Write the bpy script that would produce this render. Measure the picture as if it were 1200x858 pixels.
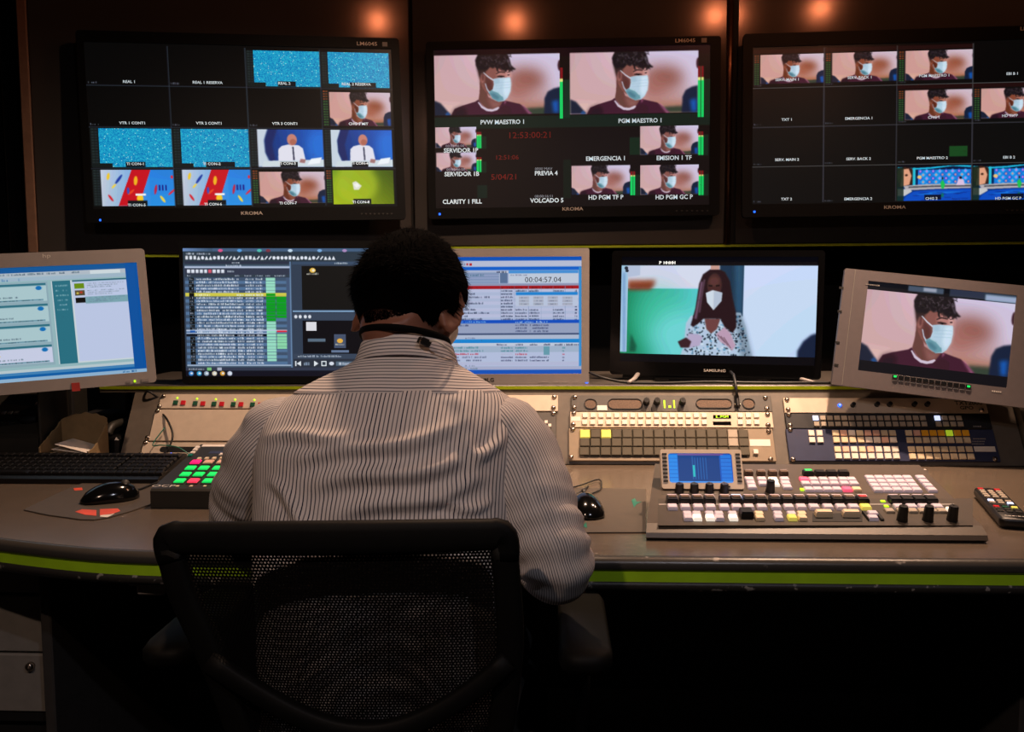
import bpy, math, random
import numpy as np
from mathutils import Vector, Matrix, Euler, noise

for o in list(bpy.data.objects):
    bpy.data.objects.remove(o, do_unlink=True)
scene = bpy.context.scene
C = scene.collection

# ------------------------------------------------------------------ camera, world, exposure
CAM_H = 1.18; FOC = 1000.0; YAW = .048; PITCH = .08; ROLL = -.005
_cy, _sy, _cp, _sp = math.cos(YAW), math.sin(YAW), math.cos(PITCH), math.sin(PITCH)
FW = Vector((-_sy*_cp, _cy*_cp, -_sp)); RT = Vector((_cy, _sy, 0)); UP = RT.cross(FW)
RT, UP = RT*math.cos(ROLL) + UP*math.sin(ROLL), UP*math.cos(ROLL) - RT*math.sin(ROLL)
CO = Vector((0, 0, CAM_H))
cam_d = bpy.data.cameras.new('camera'); cam = bpy.data.objects.new('camera', cam_d); C.objects.link(cam)
cam_d.sensor_width = 36; cam_d.lens = 36*FOC/1200; cam_d.clip_start = .02
m = Matrix((RT, UP, -FW)).transposed().to_4x4(); m.translation = CO
cam.matrix_world = m
scene.camera = cam
scene.view_settings.view_transform = 'Standard'; scene.view_settings.look = 'None'
scene.view_settings.exposure = 0.0; scene.view_settings.gamma = 1.0
scene.view_settings.use_curve_mapping = False
world = bpy.data.worlds.new('world'); scene.world = world; world.use_nodes = True
world.node_tree.nodes['Background'].inputs[0].default_value = (.8, .85, 1, 1)
world.node_tree.nodes['Background'].inputs[1].default_value = .002

R = math.radians
def ray(px, py): return FW + RT*((px-600)/FOC) - UP*((py-429)/FOC)
def at_z(px, py, z): d = ray(px, py); return CO + d*((z-CAM_H)/d.z)
def at_y(px, py, y): d = ray(px, py); return CO + d*(y/d.y)
def on_plane(px, py, o, n): d = ray(px, py); return CO + d*((o-CO).dot(n)/d.dot(n))

# ------------------------------------------------------------------ materials
def lin(c):
    if isinstance(c, str):
        c = c.lstrip('#'); c = [int(c[i:i+2], 16)/255 for i in (0, 2, 4)]
    return tuple(x/12.92 if x <= .04045 else ((x+.055)/1.055)**2.4 for x in c[:3])
MATS = {}
def mat(name, col, rough=.5, metal=0., var=.12, scale=40., bump=0., emit=0., spec=.5, tint=None, bscale=None, coat=0.):
    if name in MATS: return MATS[name]
    m = bpy.data.materials.new(name); m.use_nodes = True; nt = m.node_tree; p = nt.nodes['Principled BSDF']
    c = lin(col)
    p.inputs['Roughness'].default_value = rough; p.inputs['Metallic'].default_value = metal
    p.inputs['Specular IOR Level'].default_value = spec
    if coat: p.inputs['Coat Weight'].default_value = coat; p.inputs['Coat Roughness'].default_value = .15
    if tint: p.inputs['Specular Tint'].default_value = (*tint, 1)
    tc = nt.nodes.new('ShaderNodeTexCoord')
    nz = nt.nodes.new('ShaderNodeTexNoise'); nz.inputs['Scale'].default_value = scale; nz.inputs['Detail'].default_value = 5
    nt.links.new(tc.outputs['Object'], nz.inputs['Vector'])
    rp = nt.nodes.new('ShaderNodeValToRGB')
    rp.color_ramp.elements[0].position = .3; rp.color_ramp.elements[1].position = .7
    rp.color_ramp.elements[0].color = (*[x*(1-var) for x in c], 1); rp.color_ramp.elements[1].color = (*[min(1, x*(1+var)) for x in c], 1)
    nt.links.new(nz.outputs['Fac'], rp.inputs['Fac']); nt.links.new(rp.outputs['Color'], p.inputs['Base Color'])
    if bump:
        n2 = nt.nodes.new('ShaderNodeTexNoise'); n2.inputs['Scale'].default_value = bscale or scale*4
        nt.links.new(tc.outputs['Object'], n2.inputs['Vector'])
        b = nt.nodes.new('ShaderNodeBump'); b.inputs['Strength'].default_value = bump; b.inputs['Distance'].default_value = .002
        nt.links.new(n2.outputs['Fac'], b.inputs['Height']); nt.links.new(b.outputs['Normal'], p.inputs['Normal'])
    if emit:
        p.inputs['Emission Color'].default_value = (*c, 1); p.inputs['Emission Strength'].default_value = emit
    MATS[name] = m; return m
def screen_mat(name, strength, rough=.35):
    m = bpy.data.materials.new(name); m.use_nodes = True; nt = m.node_tree; p = nt.nodes['Principled BSDF']
    a = nt.nodes.new('ShaderNodeAttribute'); a.attribute_name = 'picture'
    nt.links.new(a.outputs['Color'], p.inputs['Emission Color'])
    p.inputs['Emission Strength'].default_value = strength
    p.inputs['Base Color'].default_value = (.004, .004, .004, 1); p.inputs['Roughness'].default_value = rough
    p.inputs['Specular IOR Level'].default_value = .25
    return m

M = {}
M['panel'] = mat('wall_panel_paint', '#454240', .15, 0, .10, 3, .02, spec=.5, tint=(1, .70, .62), bscale=300)
M['post'] = mat('brown_post', '#8a6a56', .5)
M['dark'] = mat('dark_void', '#121110', .8)
M['ceil'] = mat('ceiling_paint', '#1a1716', .9)
M['floor'] = mat('dark_carpet', '#0b0908', .9, 0, .3, 30, .3)
M['green'] = mat('green_edge_band', '#a2cf22', .4, 0, .08, 20)
M['greenline'] = mat('lime_line', '#a8bd12', .4, 0, .08, 20)
M['desk'] = mat('desk_laminate', '#5c5146', .24, 0, .07, 14, .03, bscale=500)
M['lip'] = mat('desk_lip', '#4b4742', .3, 0, .3, 30, .1)
M['wear'] = mat('worn_lip', '#3e3a36', .45, 0, .45, 60, .2)
M['console'] = mat('console_metal', '#625a51', .45, 0, .12, 30, .05)
M['shelf'] = mat('shelf_top', '#4a4540', .4)
def chips(m, lo, hi, light):
    # worn laquer : pale chips where the noise peaks
    r = next(n for n in m.node_tree.nodes if n.type == 'VALTORGB'); r.color_ramp.elements[0].position = lo; r.color_ramp.elements[1].position = hi; r.color_ramp.elements[1].color = (*lin(light), 1)
chips(M['lip'], .66, .69, '#8d8780'); chips(M['wear'], .62, .66, '#8d8780')
M['blackp'] = mat('black_plastic', '#0d0d0e', .38, 0, .1, 30)
M['blackg'] = mat('black_gloss', '#0a0a0b', .12, 0, .05, 30)
M['blackm'] = mat('black_matte', '#0b0a0a', .7, 0, .2, 30)
M['dgrey'] = mat('dark_grey_plastic', '#26241f', .5, 0, .1, 40)
M['bezel'] = mat('monitor_bezel_black', '#0e0f10', .5, 0, .1, 30, spec=.15)
M['silver'] = mat('silver_plastic', '#978f8b', .42, 0, .04, 30)
M['silverd'] = mat('silver_plastic_dark', '#8b8481', .45, 0, .04, 30)
M['broadcast'] = mat('broadcast_grey_metal', '#655d5e', .5, .0, .04, 60, .05)
M['beige'] = mat('beige_panel', '#cdbca8', .45, 0, .04, 50, .02)
M['beiged'] = mat('warm_grey_panel', '#8f7f6b', .45, 0, .05, 50, .02)
M['audio'] = mat('audio_panel_dark', '#4e4a46', .5, 0, .08, 60, .05)
M['blue'] = mat('blue_panel', '#2d3350', .42, 0, .08, 40)
M['navyblack'] = mat('navy_black_panel', '#16161b', .5)
M['screw'] = mat('screw_steel', '#b9aca0', .25, 1., .1, 40)
M['white'] = mat('white_keycap', '#e9dfd4', .4, 0, .03, 40)
M['cream'] = mat('cream_keycap', '#e3cfae', .4, 0, .03, 40)
M['lilac'] = mat('lilac_keycap', '#cfc2cf', .35, 0, .05, 40, emit=.10)
M['greykey'] = mat('grey_keycap', '#a89c8c', .45, 0, .05, 40)
M['blackkey'] = mat('black_keycap', '#565043', .35, 0, .08, 40)
M['paper'] = mat('paper_label', '#e6ddd2', .6, 0, .03, 80)
M['grill'] = mat('speaker_grill', '#5d4a3c', .6, .3, .5, 400)
M['ctrl'] = mat('mixer_grey', '#4c4238', .42, 0, .06, 50, .03)
M['ctrl2'] = mat('mixer_inset', '#40382f', .45, 0, .06, 50, .03)
M['redkey'] = mat('red_keycap', '#b01420', .4, 0, .05, 40, emit=.25)
M['pinkkey'] = mat('pink_keycap', '#ff5f80', .4, 0, .05, 40, emit=.6)
M['greenkey'] = mat('dark_green_keycap', '#16503a', .4, 0, .05, 40)
M['yellowkey'] = mat('yellow_keycap', '#e0d060', .4, 0, .05, 40, emit=.45)
M['peach'] = mat('peach_keycap', '#e8b8a4', .4, 0, .05, 40)
M['amber'] = mat('amber_keycap', '#c08018', .4, 0, .05, 40, emit=.12)
M['lime'] = mat('lime_keycap', '#b5d430', .4, 0, .05, 40, emit=.5)
M['litwhite'] = mat('lit_white_key', '#fff2e0', .4, 0, .02, 40, emit=.7)
M['litblue'] = mat('lit_blue_white', '#c8d4ff', .4, 0, .02, 40, emit=1.2)
M['ledgreen'] = mat('led_green', '#b8ff20', .4, 0, .02, 40, emit=1.0)
M['ledblue'] = mat('led_blue', '#2060ff', .4, 0, .02, 40, emit=2.5)
M['padgreen'] = mat('pad_green', '#18d860', .4, 0, .05, 40, emit=.75)
M['padred'] = mat('pad_red', '#ff3a58', .4, 0, .05, 40, emit=.85)
M['padpink'] = mat('pad_pink', '#ff1a70', .4, 0, .05, 40, emit=.85)
M['chairp'] = mat('chair_plastic', '#0a0908', .6, 0, .15, 50, .05, spec=.14)
M['mesh'] = mat('chair_mesh_fabric', '#040303', .9, spec=.1)
M['fabric'] = mat('seat_fabric', '#0f0e0e', .9, 0, .2, 200, .3)
M['skin'] = mat('skin', '#8a5b48', .5, 0, .06, 25, .05, bscale=200)
M['hair'] = mat('black_hair', '#030202', .9, 0, .3, 80, spec=.02)
M['trousers'] = mat('dark_trousers', '#141519', .85, 0, .15, 60)
M['strap'] = mat('black_strap', '#070707', .8, spec=.1)
M['elastic'] = mat('mask_elastic', '#d8cfc4', .6)
M['cable'] = mat('black_cable', '#0c0b0b', .5)
M['cardboard'] = mat('cardboard', '#8a7350', .8, 0, .12, 30, .1)
M['pad'] = mat('mouse_mat', '#4b4238', .6, 0, .06, 60, .1)
M['coral'] = mat('coral_print', '#e0553c', .5)
M['teal'] = mat('teal_plastic', '#0f6e5c', .35)
M['tape'] = mat('red_tape', '#a8322a', .5)
M['ped'] = mat('pedestal_grey', '#85807a', .55, 0, .1, 25, .05)
M['pedside'] = mat('pedestal_side', '#3a3735', .6)
M['capt'] = mat('caption_white', '#cfe4ee', .5, 0, 0, 10, emit=.62)
M['captd'] = mat('caption_dim', '#9fb0c4', .5, 0, 0, 10, emit=.35)
M['captred'] = mat('caption_red', '#7a1a16', .5, 0, 0, 10, emit=.32)
M['captblack'] = mat('caption_black', '#10141c', .5, 0, 0, 10)
M['logo'] = mat('logo_grey', '#8f8a86', .5, 0, 0, 10)
M['logow'] = mat('logo_white', '#cfc8c0', .5, 0, 0, 10)
M['logok'] = mat('logo_black', '#1b1917', .5, 0, 0, 10)

# ------------------------------------------------------------------ mesh building
class MB:
    def __init__(s): s.v = []; s.f = []; s.uv = None
    def add(s, vs, fs):
        b = len(s.v); s.v += [tuple(v) for v in vs]; s.f += [tuple(i+b for i in f) for f in fs]; return s
    def box(s, c, d, b=0., rot=None):
        hx, hy, hz = d[0]/2, d[1]/2, d[2]/2; b = min(b, hx*.95, hy*.95, hz*.95)
        vs = []; idx = {}
        if b <= 0:
            for i, (x, y, z) in enumerate([(x, y, z) for x in (-1, 1) for y in (-1, 1) for z in (-1, 1)]):
                vs.append((x*hx, y*hy, z*hz))
            fs = [(0, 1, 3, 2), (4, 6, 7, 5), (0, 4, 5, 1), (2, 3, 7, 6), (0, 2, 6, 4), (1, 5, 7, 3)]
        else:
            for x in (-1, 1):
                for y in (-1, 1):
                    for z in (-1, 1):
                        for k in range(3):
                            p = [x*(hx-b), y*(hy-b), z*(hz-b)]; p[k] = (x*hx, y*hy, z*hz)[k]
                            idx[x, y, z, k] = len(vs); vs.append(tuple(p))
            fs = []
            for k in range(3):
                a, c2 = [i for i in range(3) if i != k]
                for sg in (-1, 1):
                    q = []
                    for (i, j) in ((-1, -1), (1, -1), (1, 1), (-1, 1)):
                        t = [0, 0, 0]; t[k] = sg; t[a] = i; t[c2] = j; q.append(idx[(*t, k)])
                    if (sg > 0) == (k == 1): q = q[::-1]
                    fs.append(tuple(q))
                for i in (-1, 1):
                    for j in (-1, 1):
                        def I(kv, kk):
                            t = [0, 0, 0]; t[k] = kv; t[a] = i; t[c2] = j; return idx[(*t, kk)]
                        q = [I(-1, a), I(1, a), I(1, c2), I(-1, c2)]
                        if (i*j > 0) == (k != 1): q = q[::-1]
                        fs.append(tuple(q))
            for x in (-1, 1):
                for y in (-1, 1):
                    for z in (-1, 1):
                        q = [idx[x, y, z, k] for k in range(3)]
                        if x*y*z < 0: q = q[::-1]
                        fs.append(tuple(q))
        M3 = rot if rot is not None else Matrix.Identity(3)
        return s.add([M3 @ Vector(v) + Vector(c) for v in vs], fs)
    def loft(s, rings, cap0=True, cap1=True, closed=True):
        n = len(rings[0]); b = len(s.v)
        for r in rings: s.v += [tuple(p) for p in r]
        for i in range(len(rings)-1):
            for j in range(n if closed else n-1):
                k = (j+1) % n
                s.f.append((b+i*n+j, b+i*n+k, b+(i+1)*n+k, b+(i+1)*n+j))
        if cap0: s.f.append(tuple(b+j for j in range(n))[::-1])
        if cap1: s.f.append(tuple(b+(len(rings)-1)*n+j for j in range(n)))
        return s
    def cyl(s, p0, p1, r0, r1=None, n=16, cap=True):
        return s.tube([p0, p1], [r0, r0 if r1 is None else r1], n, cap)
    def tube(s, pts, r, n=8, cap=True, flat=1.0, upv=None):
        pts = [Vector(p) for p in pts]
        if not isinstance(r, (list, tuple)): r = [r]*len(pts)
        rings = []; prev = None
        for i, p in enumerate(pts):
            t = (pts[min(i+1, len(pts)-1)] - pts[max(i-1, 0)]).normalized()
            if prev is None:
                a = Vector(upv) if upv is not None else (Vector((0, 0, 1)) if abs(t.z) < .9 else Vector((0, 1, 0)))
                u = (a - t*a.dot(t)).normalized()
            else: u = (prev - t*prev.dot(t)).normalized()
            prev = u; w = t.cross(u)
            rings.append([p + u*(math.cos(2*math.pi*j/n)*r[i]*flat) + w*(math.sin(2*math.pi*j/n)*r[i]) for j in range(n)])
        return s.loft(rings, cap, cap)
    def lathe(s, prof, n=20, c=(0, 0, 0), axis='z'):
        rings = []
        for (r, h) in prof:
            ring = []
            for j in range(n):
                a = 2*math.pi*j/n; x, y = r*math.cos(a), r*math.sin(a)
                p = (x, y, h) if axis == 'z' else ((x, -h, y) if axis == 'y' else (h, x, y))
                ring.append(Vector(p)+Vector(c))
            rings.append(ring)
        return s.loft(rings, True, True)
    def sphere(s, c, r, n=12, m=8):
        r = (r, r, r) if not isinstance(r, (tuple, list)) else r
        rings = [[(c[0]+r[0]*math.sin(math.pi*(i+.02)/(m+.04))*math.cos(2*math.pi*j/n), c[1]+r[1]*math.sin(math.pi*(i+.02)/(m+.04))*math.sin(2*math.pi*j/n), c[2]-r[2]*math.cos(math.pi*(i+.02)/(m+.04))) for j in range(n)] for i in range(m+1)]
        return s.loft(rings)
    def prism(s, poly, y0, y1, fn=None):
        # poly in (x, z), extruded along y ; fn maps (x,y,z)
        fn = fn or (lambda x, y, z: (x, y, z))
        return s.loft([[fn(x, y1, z) for x, z in poly], [fn(x, y0, z) for x, z in poly]])
    def slab(s, poly, z0, z1):
        return s.loft([[(x, y, z0) for x, y in poly], [(x, y, z1) for x, y in poly]])
    def frame(s, outer, inner, y0, y1):
        # ring between two equal-count loops in (x, z); front at y0, back at y1
        n = len(outer); b = len(s.v)
        for lp, y in ((outer, y0), (inner, y0), (inner, y1), (outer, y1)): s.v += [(x, y, z) for x, z in lp]
        for k in range(4):
            for j in range(n):
                q = (j+1) % n; a = b+k*n; c = b+((k+1) % 4)*n
                s.f.append((a+j, a+q, c+q, c+j))
        return s
    def mesh(s, name):
        me = bpy.data.meshes.new(name); me.from_pydata(s.v, [], s.f); me.update(); return me
    def build(s, name, material, parent=None, smooth=False, **k):
        me = s.mesh(name); me.materials.append(material)
        if smooth: me.polygons.foreach_set('use_smooth', [True]*len(me.polygons))
        return link(name, me, parent, **k)
def link(name, me, parent=None, loc=None, rot=None, label=None, cat=None, group=None, kind=None):
    o = bpy.data.objects.new(name, me); C.objects.link(o)
    if parent is not None: o.parent = parent
    if loc is not None: o.location = loc
    if rot is not None: o.rotation_euler = rot
    tag(o, label, cat, group, kind); return o
def tag(o, label=None, cat=None, group=None, kind=None):
    for k, v in (('label', label), ('category', cat), ('group', group), ('kind', kind)):
        if v: o[k] = v
    return o
def thing(name, label, cat, loc=(0, 0, 0), rot=(0, 0, 0), group=None):
    o = bpy.data.objects.new(name, None); o.empty_display_size = .05; C.objects.link(o)
    o.location = loc; o.rotation_euler = rot
    return tag(o, label, cat, group)
def rrect(w, h, r, n=4, cx=0, cz=0):
    pts = []
    for (sx, sz, a0) in ((1, 1, 0), (-1, 1, 90), (-1, -1, 180), (1, -1, 270)):
        for i in range(n+1):
            a = R(a0+90*i/n); pts.append((cx+sx*(w/2-r)+r*math.cos(a), cz+sz*(h/2-r)+r*math.sin(a)))
    return pts
_keycache = {}
def keycap(w, d, h, mname, b=None):
    # key standing along -y (front) from y=0 ; w along x, d along z
    k = (round(w, 4), round(d, 4), round(h, 4), mname)
    if k not in _keycache:
        mb = MB(); t = .86
        mb.loft([[(-w/2, 0, -d/2), (w/2, 0, -d/2), (w/2, 0, d/2), (-w/2, 0, d/2)],
                 [(-w/2, -h*.7, -d/2), (w/2, -h*.7, -d/2), (w/2, -h*.7, d/2), (-w/2, -h*.7, d/2)],
                 [(-w/2*t, -h, -d/2*t), (w/2*t, -h, -d/2*t), (w/2*t, -h, d/2*t), (-w/2*t, -h, d/2*t)]])
        me = mb.mesh('button'); me.materials.append(M[mname]); _keycache[k] = me
    return _keycache[k]
_txt = {}
def text(s, size, material, parent, loc, rot=(R(90), 0, 0), name='caption', align='CENTER', sx=1.0, bold=0.):
    cu = bpy.data.curves.new('t', 'FONT'); cu.body = s; cu.size = size; cu.align_x = align; cu.align_y = 'CENTER'; cu.offset = bold; cu.resolution_u = 2
    to = bpy.data.objects.new('t', cu); C.objects.link(to)
    dg = bpy.context.evaluated_depsgraph_get()
    me = bpy.data.meshes.new_from_object(to.evaluated_get(dg))
    bpy.data.objects.remove(to); bpy.data.curves.remove(cu)
    me.name = name; me.materials.clear(); me.materials.append(material)
    o = link(name, me, parent, loc, rot); o.scale = (sx, 1, 1); return o
def cat_curve(pts, n=6):
    P = [Vector(p) for p in pts]; out = []
    for i in range(len(P)-1):
        a, b, c, d = P[max(i-1, 0)], P[i], P[i+1], P[min(i+2, len(P)-1)]
        for k in range(n):
            t = k/n; out.append(.5*((2*b)+(c-a)*t+(2*a-5*b+4*c-d)*t*t+(3*b-a-3*c+d)*t**3))
    out.append(P[-1]); return out

# ------------------------------------------------------------------ lamps of the room, plus fill lamps added behind the camera
CEIL = 2.582
def downlight(x, y, power, col, blob, label, aim=(0, 0, -1), ang=95, blend=.6, group=None):
    t = thing('ceiling_downlight', label, 'ceiling lamp', (x, y, CEIL), (0, 0, 0), group)
    MB().lathe([(.05, 0), (.05, -.008), (.036, -.012), (.036, -.004), (.034, 0)], 24).build('trim_ring', M['silver'], t, True)
    bm = mat('lamp_filament_%02d' % int(blob), (1, .62, .42), .5, emit=blob)
    MB().sphere((0, 0, -.022), (.024, .024, .018), 16, 8).build('bulb', bm, t, True)
    l = bpy.data.lights.new('lamp_light', 'SPOT'); l.energy = power; l.color = col; l.shadow_soft_size = .03
    l.spot_size = R(ang); l.spot_blend = blend
    lo = bpy.data.objects.new('lamp_light', l); C.objects.link(lo); lo.parent = t; lo.location = (0, 0, -.045)
    lo.rotation_euler = Vector(aim).to_track_quat('-Z', 'Y').to_euler()
    return t
WARM = (1, .67, .46)
downlight(-.19, 1.97, 125, WARM, 260, 'ceiling downlight above the silver desk monitor, leftmost of the row over the desk', (-.25, .1, -1), 125, 1)
downlight(.80, 2.01, 270, WARM, 300, 'brightest ceiling downlight, above the vision mixer', (-.14, .10, -1), 62, 1)
downlight(1.21, 2.06, 50, WARM, 260, 'ceiling downlight at the right end of the row, above the remote control', (-.15, 0, -1), 125, 1)
downlight(-.75, -.5, 62, (1, .70, .53), 10, 'added fill downlight, unseen behind the office chair, nearer the left wall', (.2, .75, -1), 100, 1)  # warm fill added behind the camera for the operator's back and the drawers
downlight(.65, -.5, 36, (.85, .86, 1), 10, 'added fill downlight, unseen behind the office chair, nearer the right wall', (-.4, .75, -1), 100, 1)  # cool fill added behind the camera, lifts the shirt back and sleeves

# ------------------------------------------------------------------ the room
def struct(o): o['kind'] = 'structure'; return o
struct(MB().box((0, .4, -.02), (5.2, 7.2, .04)).build('floor', M['floor']))
struct(MB().box((0, .4, CEIL+.02), (5.2, 7.2, .04)).build('ceiling', M['ceil']))
struct(MB().box((-2.3, .4, 1.3), (.04, 7.2, 2.7)).build('wall_left', M['dark']))
struct(MB().box((2.5, .4, 1.3), (.04, 7.2, 2.7)).build('wall_right', M['dark']))
struct(MB().box((0, -3.2, 1.3), (5.2, .04, 2.7)).build('wall_rear', M['dark']))
struct(MB().box((0, 3.98, 1.3), (5.2, .04, 2.7)).build('wall_back', M['dark']))
# fascia that carries the monitor wall : three cladding panels over dark backing
FZ0, FZ1 = 1.372, CEIL-.005
LW = R(16); LWO = Vector((-.517, 3.165, 0))
def wing_pt(d, off=0.): return LWO + Vector((-math.cos(LW), -math.sin(LW), 0))*d + Vector((math.sin(LW), -math.cos(LW), 0))*off
fascia = thing('wall_front', 'dark brown cladding wall above the console carrying the monitors', None)
del fascia['label']; struct(fascia)
def vpanel(a, b, name='panel', z0=FZ0, z1=FZ1, th=.02, bev=.003, mt='panel', parent=fascia):
    a = Vector(a); b = Vector(b); d = b-a; ang = math.atan2(d.y, d.x)
    mb = MB().box((0, 0, 0), (d.length, th, z1-z0), bev)
    c = (a+b)/2; nrm = Vector((math.sin(ang), -math.cos(ang), 0))
    return mb.build(name, M[mt], parent, loc=(c.x-nrm.x*th/2, c.y-nrm.y*th/2, (z0+z1)/2), rot=(0, 0, ang))
W0 = 3.19
vpanel(wing_pt(1.262), wing_pt(.004), z0=FZ0-.035)
vpanel((-.514, W0, 0), (.628, W0, 0))
vpanel((.668, W0+.01, 0), (2.4, W0-.05, 0))
MB().box((.1, W0+.09, (FZ0+FZ1)/2), (4.6, .1, FZ1-FZ0-.02)).build('backing', M['dark'], fascia)
MB().box((.645, W0+.015, (FZ0+FZ1)/2), (.044, .02, FZ1-FZ0)).build('seam_backing', M['dark'], fascia)
# polished half-round trim between centre and right panel
t1 = struct(MB().tube([(.640, W0+.004, FZ0), (.640, W0+.004, FZ1)], .011, 16).build('trim_1', mat('trim_metal', '#6b4a3a', .3, .8), None, True))
# brown return post at the left end of the wing, dark curtain beyond it
a = wing_pt(1.264); b = wing_pt(1.296)
vpanel(b, a, 'end_post', FZ0-.035, FZ1, .03, .004, 'post')
# lime line under the fascia
g1 = vpanel(wing_pt(1.262), wing_pt(0), 'trim_2', FZ0-.046, FZ0-.037, .022, .001, 'greenline', None); struct(g1)
g2 = vpanel((-.517, W0, 0), (.64, W0, 0), 'trim_3', FZ0-.011, FZ0-.002, .022, .001, 'greenline', None); struct(g2)
g3 = vpanel((.64, W0, 0), (2.4, W0-.06, 0), 'trim_4', FZ0-.011, FZ0-.002, .022, .001, 'greenline', None); struct(g3)
# recess behind the desk : side cheeks so that the dark bay is closed
struct(MB().box((0, 3.62, .65), (4.8, .03, 1.3)).build('wall_recess', M['dark']))
# heavy dark curtain at the left, hung in folds
cpts = [(-2.27 + i*.0125, 2.9+.035*math.sin(i*1.1)) for i in range(45)]
mb = MB(); mb.loft([[(x, y, .02) for x, y in cpts], [(x, y, CEIL-.02) for x, y in cpts]], False, False, False)
cur = mb.build('curtain', mat('curtain_black', '#0b0a0c', .9), None, True)
cur.modifiers.new('thick', 'SOLIDIFY').thickness = .004
tag(cur, 'black floor-length curtain hanging at the left end of the monitor wall', 'curtain')

# ------------------------------------------------------------------ console desk
DZ = .75
desk = thing('console_desk', 'long grey-brown control desk with lime green edge band and sloped equipment bays', 'desk', (0, 1.4, 0))
def D(mb, name, mt, smooth=False, **k):
    o = mb.build(name, M[mt], None, smooth, **k); o.parent = desk; o.location = (0, -1.4, 0); return o
edge = [(-1.62, 1.80), (-1.40, 1.64), (-1.20, 1.535), (-1.05, 1.478), (-.92, 1.438), (-.80, 1.408), (-.68, 1.394), (-.5, 1.390), (0, 1.390), (.6, 1.392), (1.2, 1.395), (2.2, 1.40)]
edge = [(p.x, p.y) for p in cat_curve([(x, y, 0) for x, y in edge], 5)]
def off_edge(d): return [(x, y+d) for x, y in edge]
# worktop
top = off_edge(.012) + [(2.2, 2.62), (-2.15, 2.62), (-2.15, 2.2)]
D(MB().slab(top, DZ-.03, DZ), 'worktop', 'desk')
# bullnose lip, profile swept along the edge
def sweep(prof, name, mt, smooth=True):
    mb = MB(); mb.loft([[(x, y+py, pz) for py, pz in prof] for x, y in edge], True, True)
    return D(mb, name, mt, smooth)
sweep([(.012, DZ), (.006, DZ-.0008), (.0, DZ-.004), (-.004, DZ-.010), (-.004, DZ-.018), (.0, DZ-.0225), (.02, DZ-.0225)], 'front_lip', 'lip')
sweep([(.02, DZ-.0225), (.002, DZ-.0225), (.001, DZ-.0415), (.02, DZ-.0415)], 'green_edge_band', 'green', False)
sweep([(.03, DZ-.0415), (.0, DZ-.0415), (-.002, DZ-.050), (.004, DZ-.059), (.03, DZ-.060)], 'lower_lip', 'wear')
D(MB().slab(off_edge(.03) + [(2.2, 2.6), (-2.1, 2.6), (-2.1, 2.2)], DZ-.055, DZ-.031), 'core_board', 'dgrey')
# thin worn joint lines on the lip
# sloped equipment bays (four 19-inch frames)
RA = Vector((0, 2.175, DZ+.006)); RB = Vector((0, 2.275, .922))
SL = RB-RA; SLEN = SL.length; SANG = math.atan2(SL.y, SL.z)
RN = Vector((0, -math.cos(SANG), math.sin(SANG)))
XL = at_z(146, 540, DZ).x - .0; XR = 1.19
def bay_pt(x, v, d=0.): p = RA + SL.normalized()*v + RN*d; return (x, p.y, p.z)
mb = MB()
prof = [bay_pt(0, -.004, 0)[1:], bay_pt(0, SLEN+.003, 0)[1:], (2.30, .931), (2.60, .931), (2.60, DZ+.001), (2.175, DZ+.001)]
mb.loft([[(x, y-0, z) for y, z in prof] for x in (XL, XR)])
D(mb, 'equipment_bay_body', 'console')
# shelf with lime front line
D(MB().box(((XL+XR+.3)/2, 2.50, .938), (XR-XL+.5, .44, .014), .002), 'monitor_shelf', 'shelf')
D(MB().box(((XL+XR+.3)/2, 2.279, .938), (XR-XL+.5, .004, .0075), .0), 'lime_shelf_line', 'greenline')
D(MB().box(((XL+XR+.3)/2, 2.281, .929), (XR-XL+.5, .006, .007), .0), 'shelf_edge', 'console')
# support legs and modesty panel below
for x in (.98,):
    D(MB().box((x, 2.0, .345), (.03, .5, .69), .004), 'side_panel', 'pedside')
D(MB().box((0, 2.30, .40), (2.6, .02, .6), .002), 'modesty_panel', 'pedside')
D(MB().box((.2, 1.95, .06), (1.5, .06, .03), .004), 'foot_rail', 'pedside')
D(MB().box((.15, 1.98, .655), (1.6, .22, .006), .001), 'cable_tray', 'pedside')
D(MB().box((1.06, 1.75, .665), (.3, .4, .03), .003), 'under_shelf', 'pedside')
br = MB().box((-.705, 1.45, .676), (.05, .05, .028), .004); br.box((-.705, 1.428, .686), (.075, .01, .012), .002)
D(br, 'clamp_bracket', 'silverd')

# cables hanging below the worktop
def cable(pts, r, label, group=None, mt='cable', name='cable'):
    return MB().tube(cat_curve(pts, 6), r, 6).build(name, M[mt], None, True, label=label, cat='cable', group=group)
for i, x in enumerate((.12, .21, .36, .48, .62)):
    cable([(x, 1.88, .70), (x+.01, 1.86, .66), (x+.03+.02*math.sin(i*2), 1.85, .60), (x+.06, 1.87, .655)], .003, 'thin black cable looping below the right half of the desk', 'cables looping below the desk')

# drawer pedestal at the left below the desk
pd = thing('drawer_pedestal', 'grey three-drawer pedestal under the left end of the desk', 'cabinet', (-1.262, 1.66, 0))
MB().box((0, .28, .345), (.45, .52, .63), .004).build('body', M['blackm'], pd)
for zc, h in ((.627, .092), (.5155, .12), (.389, .124)):
    dr = MB().box((0, .008, zc), (.44, .02, h), .003).build('drawer', M['ped'], pd)
    if zc < .4: MB().lathe([(.0, 0), (.009, 0), (.009, .008), (.006, .011), (.0, .012)], 16, (.185, -.002, zc+.038), 'y').build('lock_knob', M['screw'], dr, True)
MB().box((0, .012, .315), (.44, .02, .018)).build('plinth', M['blackm'], pd)
MB().box((.250, .25, .345), (.022, .60, .69), .003).build('side_board', M['pedside'], pd)

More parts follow.
